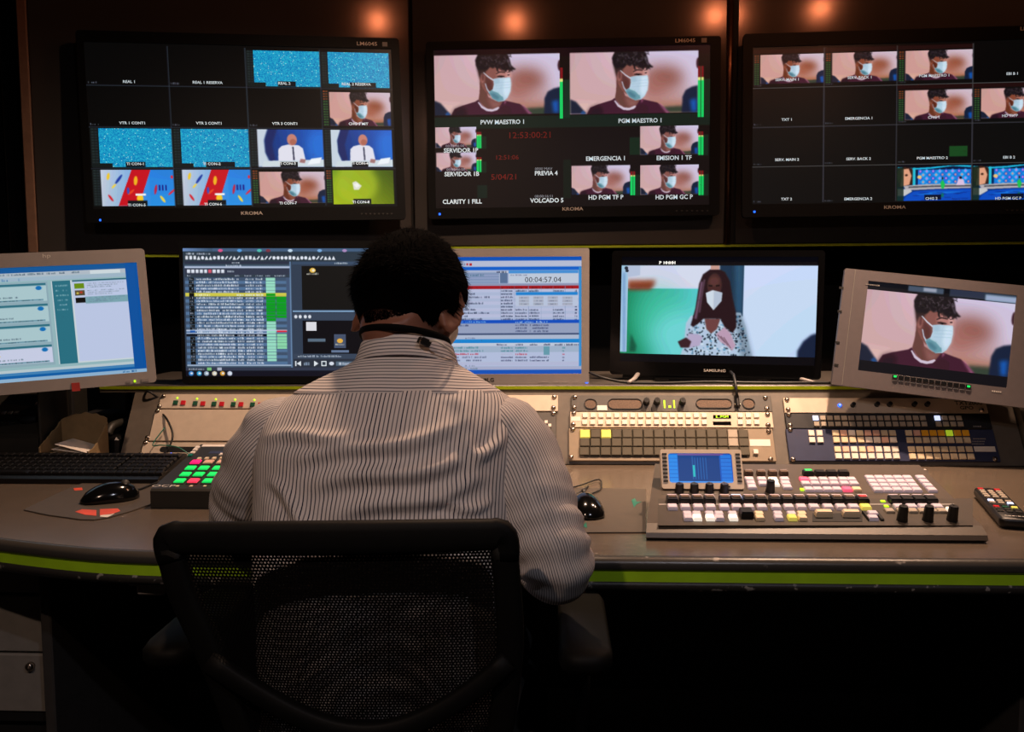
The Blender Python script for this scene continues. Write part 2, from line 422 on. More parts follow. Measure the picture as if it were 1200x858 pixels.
# ------------------------------------------------------------------ equipment bay units
def ruv(px, py):
    p = on_plane(px, py, RA, RN) - RA
    return p.x, p.dot(SL.normalized())
def unit(name, label, cat, x0, x1, y0, y1, mt, th=.006, bev=.001, xl=None):
    """front plate whose top/bottom edges lie at photo rows y0,y1 ; x0,x1 photo columns at its middle"""
    ym = (y0+y1)/2
    u0, _ = ruv(x0, ym); u1, _ = ruv(x1, ym); _, v1 = ruv((x0+x1)/2, y0); _, v0 = ruv((x0+x1)/2, y1)
    uc, vc = (u0+u1)/2, (v0+v1)/2
    t = thing(name, label, cat, bay_pt(uc, vc, 0.0006), (-SANG, 0, 0))
    t['uc'] = uc; t['vc'] = vc
    MB().box((0, -th/2, 0), (u1-u0-.0006, th, v1-v0-.0008), bev).build('front_plate', M[mt], t)
    t['th'] = th
    return t
def lp(t, px, py):
    u, v = ruv(px, py); return (u-t['uc'], -t['th'], v-t['vc'])
def put_keys(t, xs, y, w, d, h, mts, name='button', xe=None):
    for i, x in enumerate(xs):
        mt = mts[i % len(mts)] if isinstance(mts, (list, tuple)) else mts
        link(name, keycap(w, d, h, mt), t, lp(t, x, y))
def lsp(a, b, n): return [a+(b-a)*i/(n-1) for i in range(n)]
_scr = {}
def screw(t, px, py, r=.0052):
    if 's' not in _scr:
        mb = MB().lathe([(0, 0), (r*1.25, 0), (r*1.25, .0012), (r, .0014), (r*.95, .004), (r*.6, .0055), (0, .0058)], 14, (0, 0, 0), 'y')
        me = mb.mesh('screw'); me.materials.append(M['screw']); me.polygons.foreach_set('use_smooth', [True]*len(me.polygons)); _scr['s'] = me
    link('screw', _scr['s'], t, lp(t, px, py))
_kn = {}
def knob(t, loc, r, h, mt='blackp', rot=None, name='knob'):
    k = (r, h, mt)
    if k not in _kn:
        mb = MB().lathe([(0, 0), (r*1.1, 0), (r, h*.3), (r*.92, h*.9), (r*.8, h), (0, h)], 14, (0, 0, 0), 'y'); mb.box((0, -h-.0004, r*.45), (.001, .001, r*.8))
        me = mb.mesh('knob'); me.materials.append(M[mt]); _kn[k] = me
    return link(name, _kn[k], t, loc, rot)

def dashes(t, p, w, h, mt='logo', seed=1):
    # illegible fine print : a row of small printed strokes
    rnd = random.Random(seed); mb = MB(); x = -w/2
    while x < w/2:
        k = rnd.uniform(.5, 1.4)*h; mb.box((p[0]+x+k/2, p[1]-.0003, p[2]), (k, .0004, h*rnd.uniform(.7, 1))); x += k+h*.35
    return mb.build('fine_print', M[mt], t)
# left bay -----------------------------------------------------------
t = unit('tally_switch_panel', 'beige rack panel with pairs of green and red push buttons left of the operator', 'rack panel', 188, 412, 463, 480, 'beige')
for x, y in ((207, 473.3), (230, 474.2), (252, 474.8), (274.5, 475.2), (297, 475.6), (319, 476), (341, 476.4)):
    put_keys(t, [x], y, .0125, .0125, .004, 'greenkey'); put_keys(t, [x+9], y+.2, .0125, .0125, .004, 'redkey')
    p = lp(t, x+2, y-5.5); MB().sphere(p, .003, 8, 5).build('indicator_led', M['ledgreen'], t)
screw(t, 193, 465.5); screw(t, 188, 477.5)
t = unit('blank_rack_panel', 'blank beige rack panel left of the operator, below the push buttons', 'rack panel', 179, 405, 481, 518, 'beige')
screw(t, 186, 482.5); screw(t, 174, 514)
t = unit('slotted_rack_panel', 'beige rack panel with a dark cable slot, lowest one left of the operator', 'rack panel', 167, 402, 519.5, 538, 'beige')
p = lp(t, 222, 528); q = lp(t, 186, 528)
MB().prism(rrect(.155, .016, .0075), -.0004, .0004).build('cable_slot', M['blackm'], t, loc=(p[0], p[1], p[2]))
screw(t, 172, 519.8); screw(t, 166, 533.5)
# second bay (mostly behind the operator) -------------------------------
t = unit('blank_rack_panel', 'blank beige rack panel just right of the operator, under the silver monitor', 'rack panel', 412, 654, 464, 483, 'beige')
screw(t, 649.5, 466.5); screw(t, 648.5, 479)
t = unit('cursor_key_panel', 'grey rack panel with a cross of white cursor keys, beside the operator\'s right shoulder', 'rack panel', 408, 652, 484, 513, 'audio')
for dx, dy in ((0, -4), (-4.2, 0), (4.2, 0), (-2.6, 4.5), (2.6, 4.5)): put_keys(t, [640+dx], 500+dy, .0085, .0085, .004, 'white')
put_keys(t, [627], 489.5, .014, .006, .003, 'blackkey'); put_keys(t, [627], 495, .014, .006, .003, 'blackkey')
screw(t, 648.5, 485.5); screw(t, 645.5, 511)
t = unit('blank_rack_panel', 'blank beige rack panel at the operator\'s right elbow, lowest of its bay', 'rack panel', 405, 649, 514, 542, 'beige')
screw(t, 644.5, 517.5); screw(t, 643, 538)
# third bay --------------------------------------------------------------
t = unit('audio_monitor_unit', 'dark grey audio monitor panel with oval speaker grilles, knobs and green level bars', 'audio unit', 669.5, 903.5, 464.3, 483.6, 'audio')
def grille(t, x0, x1, y, h, inset=.0):
    a = lp(t, x0, y); b = lp(t, x1, y); c = ((a[0]+b[0])/2, a[1]-.0002, a[2]); w = b[0]-a[0]
    o = rrect(w, h, h/2*.98, 6); i = rrect(w*.96 if w > .05 else w-.004, h-.004, (h-.004)/2*.98, 6)
    g = MB().frame(o, i, -.0022, 0).build('grille_rim', M['blackm'], t, loc=c)
    MB().prism(i, -.0004, 0).build('speaker_grille', M['grill'], t, loc=c)
grille(t, 684.5, 699.5, 474.8, .030); grille(t, 712, 752.5, 474.8, .031); grille(t, 815, 857.5, 474.3, .028); grille(t, 869, 884.2, 474.4, .030)
for x in (757, 769.3, 799): knob(t, lp(t, x, 473), .0085, .018)
for x in (778.3, 789.6):
    p = lp(t, x, 475); MB().box((p[0], p[1]-.0006, p[2]), (.0036, .0012, .022)).build('level_meter', M['ledgreen'], t)
p = lp(t, 784.5, 478); MB().box((p[0], p[1]-.0006, p[2]), (.006, .0012, .006)).build('indicator_led', M['ledgreen'], t)
p = lp(t, 705.5, 479.3); MB().box((p[0], p[1]-.0005, p[2]), (.026, .001, .014)).build('paper_label', M['paper'], t)
for x, y in ((673.5, 466.6), (672.6, 478.7), (896.2, 467.4), (898, 479.8)): screw(t, x, y)
t = unit('key_panel', 'beige rack key panel with two rows of small square keys and lime displays', 'rack panel', 668, 905, 484.2, 502.6, 'beige', th=.0075)
for y in (488.6, 496.7):
    put_keys(t, lsp(685.4, 824.3, 16) if y < 490 else lsp(684.9, 824.6, 16), y, .0135, .0125, .004, 'white')
    put_keys(t, [866.5, 876, 885.4] if y < 490 else [866.6, 876.3, 885.9], y, .0135, .0125, .004, 'white')
for y, k in ((490, 'ledgreen'), (497.6, 'grill')):
    p = lp(t, 845.5, y); MB().box((p[0], p[1]-.0004, p[2]), (.046, .0008, .0095)).build('display_window', M['blackg'], t)
    if k == 'ledgreen':
        tx = text('E..:PGM', .0095, M['ledgreen'], t, (p[0], p[1]-.0012, p[2]), name='display_text', sx=1.1)
p = lp(t, 674.5, 492.5); MB().box((p[0], p[1]-.0004, p[2]), (.024, .0008, .012)).build('paper_label', M['paper'], t)
for x, y in ((672.5, 485.6), (671.6, 498.8), (898.6, 487), (899.3, 499.4)): screw(t, x, y)
t = unit('router_key_panel', 'warm grey rack panel with three rows of large black square keys, two lit yellow', 'rack panel', 666.5, 907, 503.2, 541.5, 'beiged')
for r_, (y, xa, xb) in enumerate(((510.2, 685.4, 870), (520.2, 685, 870.8), (530.6, 684.4, 871.6))):
    ks = ['blackkey']*16
    if r_ == 0: ks[0] = ks[2] = 'yellowkey'; ks[14] = 'greykey'
    if r_ == 1: ks[14] = 'greykey'
    put_keys(t, lsp(xa, xb, 16), y, .0252, .0225, .006, ks)
p0 = lp(t, 778, 520.4); MB().box((p0[0], p0[1]-.0006, p0[2]), (.415, .0012, .077)).build('key_recess', M['blackm'], t)
p = lp(t, 890, 520); MB().box((p[0], p[1]-.0004, p[2]), (.052, .0008, .018)).build('paper_label', M['paper'], t)
put_keys(t, [884.7], 531, .0125, .0125, .006, 'white')
for x, y in ((671.2, 504.2), (669, 536.6), (900, 506.6), (902.3, 539)): screw(t, x, y)
# fourth bay ----------------------------------------------------------------
t = unit('knob_panel', 'beige rack panel with small black knobs and a blue-white lamp, below the rightmost grey monitor', 'rack panel', 918, 1155, 467.5, 485.3, 'beige')
for x, y in ((998.3, 476.4), (1026.3, 475.8), (1041, 475.8), (1070, 475.6), (1085, 475.6)): knob(t, lp(t, x, y), .006, .012)
p = lp(t, 983, 476.4); MB().lathe([(0, 0), (.0048, 0), (.0045, .003), (.003, .004), (0, .0042)], 14, p, 'y').build('indicator_lamp', M['ledblue'], t, True)
p = lp(t, 983, 476.4); MB().lathe([(0, .0035), (.0026, .0035), (.002, .0052), (0, .0055)], 10, p, 'y').build('lamp_core', M['litblue'], t, True)
p = lp(t, 1133.5, 473.8); text('TXT2000', .0155, M['logok'], t, (p[0], p[1]-.0004, p[2]), name='lettering', sx=1.15, bold=.0003)
p = lp(t, 1131.5, 479.4); text('GPO', .0135, M['logok'], t, (p[0], p[1]-.0004, p[2]), name='lettering', sx=1.25, bold=.0003)
for x, y in ((921.5, 469.5), (922.8, 481), (1149, 482)): screw(t, x, y)
t = unit('round_key_panel', 'near-black rack panel with two rows of pale rounded keys, two lit blue-white', 'rack panel', 920, 1160, 485.8, 503.5, 'navyblack')
for y, a_, b_ in ((491.4, 954.8, 1080), (498.4, 956, 1081.6)):
    put_keys(t, lsp(a_, b_, 16), y, .0138, .0125, .004, ['litblue' if y < 495 else 'greykey'] + ['greykey']*15)
    put_keys(t, lsp(1097, 1122, 4) if y < 495 else lsp(1098.4, 1124, 4), y, .0138, .0125, .004, ['litblue' if y < 495 else 'greykey'] + ['greykey']*3)
for x, y in ((923.6, 487), (925, 499.5), (925.3, 504.5)): screw(t, x, y)
p = lp(t, 1143, 501); dashes(t, p, .016, .004)
t = unit('blue_router_panel', 'blue rack panel with four rows of pale square keys, some amber and lime', 'rack panel', 922.5, 1167, 504, 541.8, 'blue')
put_keys(t, [949.6, 959.2], 509, .0150, .0150, .005, 'white'); put_keys(t, [950.6, 960.2], 517.2, .0150, .0150, .005, ['white', 'white'])
ra = ['cream', 'peach', 'white', 'cream', 'peach', 'peach', 'cream', 'cream']
put_keys(t, lsp(978, 1044.4, 8), 509, .0162, .0150, .005, ra); put_keys(t, lsp(979, 1045.6, 8), 517, .0162, .0150, .005, ['cream', 'cream', 'cream', 'cream', 'white', 'white', 'peach', 'white'])
put_keys(t, lsp(980.3, 1047.6, 8), 528, .0162, .0150, .005, ['cream', 'peach', 'white', 'cream', 'peach', 'white', 'white', 'white']); put_keys(t, lsp(981.4, 1048.8, 8), 536, .0162, .0150, .005, 'white')
put_keys(t, lsp(1063.4, 1130, 8), 509, .0162, .0150, .005, ['cream', 'peach', 'amber', 'amber', 'amber', 'lime', 'amber', 'amber'])
put_keys(t, lsp(1064.8, 1131.6, 8), 517.3, .0162, .0150, .005, 'cream')
put_keys(t, lsp(1066.8, 1134, 8), 528, .0162, .0150, .005, 'cream'); put_keys(t, lsp(1068, 1136, 8), 536.4, .0162, .0150, .005, 'cream')
p = lp(t, 1152.5, 527.5); MB().box((p[0], p[1]-.0004, p[2]), (.052, .0008, .014)).build('paper_label', M['paper'], t)
for x, y in ((1146, 515.5), (1145, 518.5), (1144.5, 521.5)): dashes(t, lp(t, x, y), .03, .003)
for x, y in ((928.5, 539.5), (1164.5, 539.2)): screw(t, x, y)

# ------------------------------------------------------------------ pictures shown on the screens
class Canvas:
    SS = 3
    def __init__(s, w, h, bg=(0, 0, 0)):
        s.w, s.h = w, h; s.a = np.zeros((h*3, w*3, 3), np.float32); s.a[:] = np.array(bg)/255.
        s.T = (0., 0., 1., 1.); s.clip = (0, 0, w, h); s.map = None
    def tf(s, pts):
        ox, oy, sx, sy = s.T
        return [(ox+x*sx, oy+y*sy) for x, y in pts]
    def _win(s, x0, y0, x1, y1):
        cx0, cy0, cx1, cy1 = s.clip
        i0 = max(int(math.floor(max(x0, cx0)*3)), 0); i1 = min(int(math.ceil(min(x1, cx1)*3)), s.w*3)
        j0 = max(int(math.floor(max(y0, cy0)*3)), 0); j1 = min(int(math.ceil(min(y1, cy1)*3)), s.h*3)
        return i0, j0, i1, j1
    def _blend(s, win, mask, col):
        i0, j0, i1, j1 = win
        c = np.array(col, np.float32)/255. if not isinstance(col, np.ndarray) else col
        r = s.a[j0:j1, i0:i1]; r += (c-r)*mask[..., None]
    def poly(s, pts, col, alpha=1., soft=0., raw=False):
        P = s.tf(pts) if not raw else pts
        xs = [p[0] for p in P]; ys = [p[1] for p in P]; g = soft*2
        w = s._win(min(xs)-g, min(ys)-g, max(xs)+g, max(ys)+g); i0, j0, i1, j1 = w
        if i1 <= i0 or j1 <= j0: return
        X, Y = np.meshgrid((np.arange(i0, i1)+.5)/3, (np.arange(j0, j1)+.5)/3)
        ins = np.zeros(X.shape, bool); n = len(P)
        for k in range(n):
            (xa, ya), (xb, yb) = P[k], P[(k+1) % n]
            if ya == yb: continue
            ins ^= ((ya > Y) != (yb > Y)) & (X < (xb-xa)*(Y-ya)/(yb-ya)+xa)
        mk = ins.astype(np.float32)
        if soft > 0:
            k = max(1, int(soft*3))
            for _ in range(2):
                for ax in (0, 1):
                    cs = np.cumsum(np.pad(mk, [(k+1, k) if a == ax else (0, 0) for a in (0, 1)], mode='edge'), axis=ax)
                    n_ = 2*k+1
                    mk = (np.take(cs, range(n_, cs.shape[ax]), ax) - np.take(cs, range(0, cs.shape[ax]-n_), ax))/n_
        s._blend(w, mk*alpha, col)
    def rect(s, x, y, w, h, col, alpha=1., soft=0.): s.poly([(x, y), (x+w, y), (x+w, y+h), (x, y+h)], col, alpha, soft)
    def ell(s, cx, cy, rx, ry, col, alpha=1., soft=0., rot=0., n=28):
        c, q = math.cos(rot), math.sin(rot)
        s.poly([(cx+rx*math.cos(t)*c-ry*math.sin(t)*q, cy+rx*math.cos(t)*q+ry*math.sin(t)*c) for t in [2*math.pi*i/n for i in range(n)]], col, alpha, soft)
    def line(s, pts, wd, col, alpha=1., soft=0.):
        P = s.tf(pts)
        for (xa, ya), (xb, yb) in zip(P[:-1], P[1:]):
            L = math.hypot(xb-xa, yb-ya) or 1e-6; nx, ny = -(yb-ya)/L*wd/2, (xb-xa)/L*wd/2
            s.poly([(xa+nx, ya+ny), (xb+nx, yb+ny), (xb-nx, yb-ny), (xa-nx, ya-ny)], col, alpha, soft, raw=True)
    def grad(s, x, y, w, h, c00, c10, c01, c11):
        (xa, ya), (xb, yb) = s.tf([(x, y), (x+w, y+h)])
        win = s._win(xa, ya, xb, yb); i0, j0, i1, j1 = win
        if i1 <= i0 or j1 <= j0: return
        u = np.clip(((np.arange(i0, i1)+.5)/3-xa)/(xb-xa), 0, 1)[None, :, None]; v = np.clip(((np.arange(j0, j1)+.5)/3-ya)/(yb-ya), 0, 1)[:, None, None]
        c = [np.array(k, np.float32)/255 for k in (c00, c10, c01, c11)]
        s.a[j0:j1, i0:i1] = (c[0]*(1-u)+c[1]*u)*(1-v)+(c[2]*(1-u)+c[3]*u)*v
    def noise(s, x, y, w, h, c1, c2, seed=0, spark=None):
        (xa, ya), (xb, yb) = s.tf([(x, y), (x+w, y+h)])
        i0, j0, i1, j1 = s._win(xa, ya, xb, yb); i0 -= i0 % 3; j0 -= j0 % 3
        rg = np.random.default_rng(seed); nh, nw = (j1-j0+2)//3, (i1-i0+2)//3
        t = rg.random((nh, nw))[..., None]*.75+rg.random((nh//2+1, nw//2+1)).repeat(2, 0).repeat(2, 1)[:nh, :nw, None]*.25
        c = np.array(c1)/255*(1-t)+np.array(c2)/255*t
        if spark is not None: c[rg.random((nh, nw)) > .985] = np.array(spark)/255
        s.a[j0:j1, i0:i1] = c.repeat(3, 0).repeat(3, 1)[:j1-j0, :i1-i0]
    def ptext(s, x, y, w, h, col, seed=0, dens=.85, alpha=.9):
        # unreadable small print : strokes of varying width
        rg = random.Random(seed); cx = x
        while cx < x+w-h*.3:
            k = rg.uniform(.25, .6)*h
            if rg.random() < dens:
                hh = h*rg.choice((1, .7, .7, .85)); s.rect(cx, y+h-hh, k, hh, col, alpha*rg.uniform(.6, 1))
            cx += k+h*.16*(1 if rg.random() < .85 else 3)
    def within(s, x, y, w, h):
        """sub-picture whose unit square is the given rectangle"""
        return _Sub(s, x, y, w, h)
    def faces(s, wm, hm, cx=0., cz=0., q=40):
        a = s.a.reshape(s.h, 3, s.w, 3, 3).mean(axis=(1, 3)); a = np.clip(a, 0, 1)
        k = np.round(a*q).astype(np.int32); key = k[..., 0]*10000+k[..., 1]*100+k[..., 2]
        rects = []; live = {}
        for j in range(s.h):
            row = key[j]; cut = np.flatnonzero(np.diff(row))+1
            st = np.concatenate(([0], cut)); en = np.concatenate((cut, [s.w])); new = {}
            for a0, b0 in zip(st.tolist(), en.tolist()):
                kk = (a0, b0, int(row[a0]))
                if kk in live: r = live[kk]; r[3] = j+1
                else: r = [a0, j, b0, j+1, kk[2]]; rects.append(r)
                new[kk] = r
            live = new
        rc = np.array(rects); n = len(rc)
        X0 = cx-wm/2+rc[:, 0]*wm/s.w; X1 = cx-wm/2+rc[:, 2]*wm/s.w; Z0 = cz+hm/2-rc[:, 3]*hm/s.h; Z1 = cz+hm/2-rc[:, 1]*hm/s.h
        V = np.zeros((n, 4, 3), np.float32); V[:, 0, 0] = X0; V[:, 1, 0] = X1; V[:, 2, 0] = X1; V[:, 3, 0] = X0
        V[:, 0, 2] = Z0; V[:, 1, 2] = Z0; V[:, 2, 2] = Z1; V[:, 3, 2] = Z1
        col = np.stack([rc[:, 4]//10000, rc[:, 4]//100 % 100, rc[:, 4] % 100], -1)/q
        col = np.where(col <= .04045, col/12.92, ((col+.055)/1.055)**2.4)
        return V.reshape(-1, 3), n, col
    def mesh(s, wm, hm, cx=0., cz=0., y=0.):
        V, n, col = s.faces(wm, hm, cx, cz); V[:, 1] = y
        me = bpy.data.meshes.new('screen')
        me.vertices.add(4*n); me.vertices.foreach_set('co', V.ravel())
        me.loops.add(4*n); me.loops.foreach_set('vertex_index', np.arange(4*n, dtype=np.int32))
        me.polygons.add(n); me.polygons.foreach_set('loop_start', np.arange(0, 4*n, 4, dtype=np.int32))
        at = me.attributes.new('picture', 'FLOAT_COLOR', 'CORNER')
        c4 = np.ones((n, 4, 4), np.float32); c4[:, :, :3] = col[:, None, :]
        me.update(calc_edges=True); at.data.foreach_set('color', c4.ravel())
        return me
class _Sub:
    def __init__(s, cv, x, y, w, h): s.cv, s.r = cv, (x, y, w, h)
    def __enter__(s):
        cv = s.cv; s.sv = (cv.T, cv.clip); (xa, ya), (xb, yb) = cv.tf([(s.r[0], s.r[1]), (s.r[0]+s.r[2], s.r[1]+s.r[3])])
        cv.T = (xa, ya, xb-xa, yb-ya); c = cv.clip
        cv.clip = (max(xa, c[0]), max(ya, c[1]), min(xb, c[2]), min(yb, c[3])); return cv
    def __exit__(s, *a): s.cv.T, s.cv.clip = s.sv

def portrait(c, x, y, w, h, warm=0., full=False):
    """young man in a face mask and maroon sweater, seen on the programme feed"""
    with c.within(x, y, w, h):
        u = c.T[2]; sf = u*.012
        def P(L): return [((a-62)/1038, (b-108)/467) for a, b in L]
        W = (np.array([0, -14, -30])*warm)
        def K(*k): return tuple(np.clip(np.array(k)+W, 0, 255))
        c.grad(0, 0, .37, 1, K(196, 160, 166), K(214, 182, 196), K(210, 168, 168), K(200, 160, 158))
        c.grad(.37, 0, .63, 1, K(200, 186, 212), K(206, 198, 228), K(190, 130, 120), K(176, 128, 118))
        c.ell(.99, .35, .16, .34, K(208, 196, 222), .9, sf*6)
        c.ell(.74, .42, .15, .17, K(136, 78, 66), .95, sf*5, -.3); c.ell(.66, .58, .10, .16, K(160, 98, 88), .9, sf*5)
        c.poly(P([(700, 480), (1100, 500), (1100, 560), (720, 560)]), K(168, 116, 96), .7, sf*2)
        c.poly(P([(62, 480), (300, 490), (300, 575), (62, 575)]), K(222, 186, 180), .7, sf*2)
        c.poly(P([(820, 530), (1100, 520), (1100, 575), (820, 575)]), (40, 56, 44), .9, sf)
        c.poly(P([(62, 460), (110, 480), (160, 535), (195, 575), (62, 575)]), (28, 34, 54), 1, sf*.6)
        c.poly(P([(150, 560), (172, 548), (195, 575), (150, 575)]), (34, 84, 150), .8, sf*.5)
        c.poly(P([(970, 575), (975, 455), (1000, 405), (1050, 380), (1100, 370), (1100, 575)]), (22, 32, 56), 1, sf*.6)
        c.poly(P([(1035, 480), (1090, 470), (1090, 570), (1050, 570)]), (22, 92, 190), .85, sf*1.2)
        c.ell(1.0, .2, .015, .09, (60, 30, 40), 1, sf*.4)
        rg_ = random.Random(8)
        # neck in shade, sweater, white collar
        c.poly(P([(440, 290), (436, 400), (426, 462), (470, 510), (530, 550), (600, 528), (636, 468), (570, 470), (510, 440), (490, 380)]), K(104, 62, 58), 1, sf*.3)
        c.poly(P([(500, 430), (560, 470), (630, 470), (600, 525), (540, 530)]), K(156, 104, 98), .6, sf*1.2)
        c.poly(P([(195, 580), (226, 526), (290, 502), (400, 472), (424, 456), (462, 508), (525, 552), (590, 536), (630, 472), (650, 468), (700, 480), (770, 496), (815, 525), (878, 580)]), (66, 28, 46), 1, sf*.3)
        c.poly(P([(195, 580), (226, 526), (290, 508), (330, 530), (330, 580)]), (36, 15, 26), .85, sf*1.5); c.poly(P([(560, 560), (640, 500), (700, 520), (700, 580)]), (50, 20, 34), .7, sf*1.5)
        c.poly(P([(780, 500), (800, 505), (876, 580), (846, 580)]), (186, 112, 150), .6, sf*.6); c.poly(P([(640, 470), (660, 474), (640, 500)]), (170, 96, 130), .7, sf*.4)
        c.poly(P([(420, 478), (428, 474), (460, 508), (500, 530), (545, 534), (590, 516), (600, 522), (580, 542), (540, 552), (495, 548), (450, 522)]), (206, 190, 208), 1, sf*.2)
        # head : shaded side, lit cheek and brow
        c.poly(P([(424, 225), (520, 196), (600, 206), (688, 222), (704, 292), (560, 330), (550, 400), (520, 430), (480, 390), (446, 335)]), K(134, 82, 74), 1, sf*.3)
        c.poly(P([(590, 226), (690, 224), (702, 292), (600, 300), (575, 262)]), K(190, 130, 124), .85, sf*1.0); c.poly(P([(655, 232), (690, 230), (704, 290), (672, 294)]), K(222, 172, 170), .7, sf*.7)
        c.poly(P([(478, 262), (545, 318), (549, 385), (520, 414), (484, 362)]), K(84, 46, 46), .95, sf*1.0)
        c.poly(P([(432, 250), (480, 240), (478, 330), (446, 340)]), K(96, 58, 54), .8, sf*1.0)
        c.ell(.385, .375, .019, .10, K(150, 94, 88), 1, sf*.4); c.ell(.389, .375, .009, .06, K(92, 52, 50), .9, sf*.4)
        c.poly(P([(572, 256), (606, 240), (652, 246), (652, 253), (608, 249), (576, 262)]), (34, 22, 24), .9, sf*.2); c.poly(P([(664, 246), (688, 243), (688, 248), (666, 252)]), (38, 24, 26), .85, sf*.2)
        c.poly(P([(580, 276), (604, 270), (640, 274), (652, 282), (612, 288), (586, 284)]), (46, 28, 30), .95, sf*.25); c.ell(.535, .372, .008, .012, (16, 12, 14), 1, sf*.1); c.poly(P([(668, 264), (686, 262), (686, 272), (670, 274)]), (50, 32, 34), .9, sf*.2)
        # hair : cropped side fading to skin, curly mop on top, ragged fringe
        c.poly(P([(410, 180), (470, 180), (500, 220), (478, 262), (462, 250), (450, 258), (444, 300), (430, 262), (418, 226)]), (40, 28, 30), .9, sf*.7)
        c.poly(P([(408, 188), (402, 150), (414, 124), (430, 96), (660, 96), (680, 122), (692, 158), (700, 190), (722, 212), (740, 224), (728, 230), (708, 228), (718, 246), (700, 236), (688, 248), (678, 224), (662, 238), (648, 220), (626, 230), (610, 210), (588, 222), (572, 206), (548, 216), (524, 204), (505, 226), (486, 232), (470, 226), (440, 232), (424, 222)]), (28, 22, 26), 1, sf*.35)
        for k_ in range(110):
            x_ = rg_.uniform(418, 690); y_ = rg_.uniform(104, 200); r1 = rg_.uniform(8, 20); a0 = rg_.uniform(0, 6.3); kk = rg_.choice(((60, 50, 56), (12, 9, 11), (84, 72, 82), (14, 11, 13), (44, 36, 42)))
            c.line(P([(x_+r1*math.cos(a0+q_*.6), y_+r1*.9*math.sin(a0+q_*.6)) for q_ in range(4)]), u*.006, kk, .7, sf*.2)
        for k_ in range(14):
            x_ = rg_.uniform(560, 715); c.line(P([(x_-14, 190), (x_, 214), (x_+rg_.uniform(2, 16), rg_.uniform(226, 248))]), u*.006, (26, 20, 24), .9, sf*.15)
        c.line(P([(672, 150), (682, 182), (700, 210)]), u*.008, (136, 122, 140), .6, sf*.5)
        # mask with its pleats, teal underside and ear loops
        c.poly(P([(552, 298), (600, 290), (692, 288), (698, 340), (692, 398), (668, 446), (640, 470), (595, 476), (545, 450), (512, 404), (546, 378), (556, 340)]), (178, 204, 222), 1, sf*.2)
        c.poly(P([(640, 298), (692, 290), (698, 340), (690, 400), (655, 452), (632, 400)]), (210, 230, 244), .85, sf*.9); c.poly(P([(556, 300), (600, 294), (600, 330), (560, 340)]), (150, 178, 198), .6, sf*.8)
        c.poly(P([(508, 398), (545, 384), (590, 398), (628, 432), (636, 464), (592, 476), (545, 452)]), (104, 152, 166), 1, sf*.3); c.poly(P([(520, 408), (560, 410), (600, 440), (590, 462), (552, 446)]), (70, 116, 134), .8, sf*.6)
        c.line(P([(545, 386), (590, 402), (628, 436)]), u*.008, (200, 222, 234), .8, sf*.3)
        for y_ in (330, 352, 374): c.line(P([(566, y_), (620, y_-4), (690, y_-8)]), u*.004, (150, 182, 206), .6, sf*.15)
        c.poly(P([(466, 246), (474, 246), (514, 278), (554, 302), (554, 314), (508, 284)]), (206, 210, 226), 1, sf*.1); c.poly(P([(480, 330), (488, 332), (502, 374), (520, 398), (514, 406), (496, 380)]), (186, 192, 210), 1, sf*.1)
def anchor(c, x, y, w, h):
    with c.within(x, y, w, h):
        u = c.T[2]; sf = u*.012
        c.grad(0, 0, 1, 1, (20, 44, 110), (30, 96, 200), (14, 40, 100), (24, 90, 190))
        c.poly([(0, 0), (.16, 0), (.10, .3), (.12, .65), (.2, 1), (0, 1)], (196, 210, 226), 1, sf)
        c.poly([(.16, 0), (.30, 0), (.22, .4), (.26, .8), (.2, .9), (.11, .6), (.11, .25)], (24, 40, 96), 1, sf)
        c.ell(.9, .45, .16, .4, (36, 120, 224), .6, sf*5)
        c.poly([(.30, .86), (.31, .52), (.36, .44), (.46, .40), (.62, .42), (.68, .50), (.72, .86)], (226, 226, 238), 1, sf*.4)
        c.ell(.52, .27, .075, .155, (196, 130, 112), 1, sf*.3); c.ell(.535, .33, .05, .08, (172, 100, 86), 1, sf*.4)
        c.line([(.53, .46), (.54, .84)], u*.022, (30, 34, 60), 1, sf*.2)
        c.poly([(.08, .84), (1, .80), (1, 1), (.05, 1)], (206, 214, 226), 1, sf*.3)
        c.poly([(.8, .78), (.97, .74), (.93, .9), (.74, .94)], (236, 240, 246), 1, sf*.2)
        c.poly([(.64, .78), (.72, .8), (.7, .9), (.62, .88)], (150, 90, 84), .8, sf*.4)
def blocks(c, x, y, w, h):
    with c.within(x, y, w, h):
        c.grad(0, 0, 1, 1, (196, 206, 222), (36, 130, 220), (186, 196, 214), (30, 150, 230))
        c.grad(.66, 0, .34, 1, (30, 120, 216), (34, 110, 206), (40, 160, 236), (30, 170, 240))
        c.poly([(.62, 0), (1, 0), (1, 1), (.52, 1)], (38, 132, 222), .7); c.poly([(.42, 0), (.68, 0), (.5, 1), (.22, 1)], (196, 18, 30))
        for a, b, rx, ry, k, rt in ((.10, .18, .02, .10, (236, 200, 40), .1), (.24, .26, .022, .14, (30, 60, 160), .35), (.17, .45, .016, .07, (240, 208, 60), .4), (.12, .78, .018, .10, (210, 30, 40), -.3), (.47, .3, .026, .13, (240, 180, 30), .05), (.40, .62, .02, .09, (230, 70, 30), .5), (.52, .8, .045, .12, (246, 196, 40), .0), (.83, .82, .02, .10, (240, 210, 60), -.3), (.96, .62, .018, .1, (220, 40, 60), .5), (.36, .58, .016, .1, (40, 80, 190), 0), (.74, .55, .018, .14, (190, 30, 60), .1)):
            c.ell(a, b, rx, ry, k, 1, .15, rt)
        for k in range(3): c.rect(.78+k*.045, .42, .025, .16, (24, 40, 140))
        c.rect(.46, .66, .14, .06, (240, 240, 240)); c.ell(.97, .2, .015, .05, (220, 30, 40))
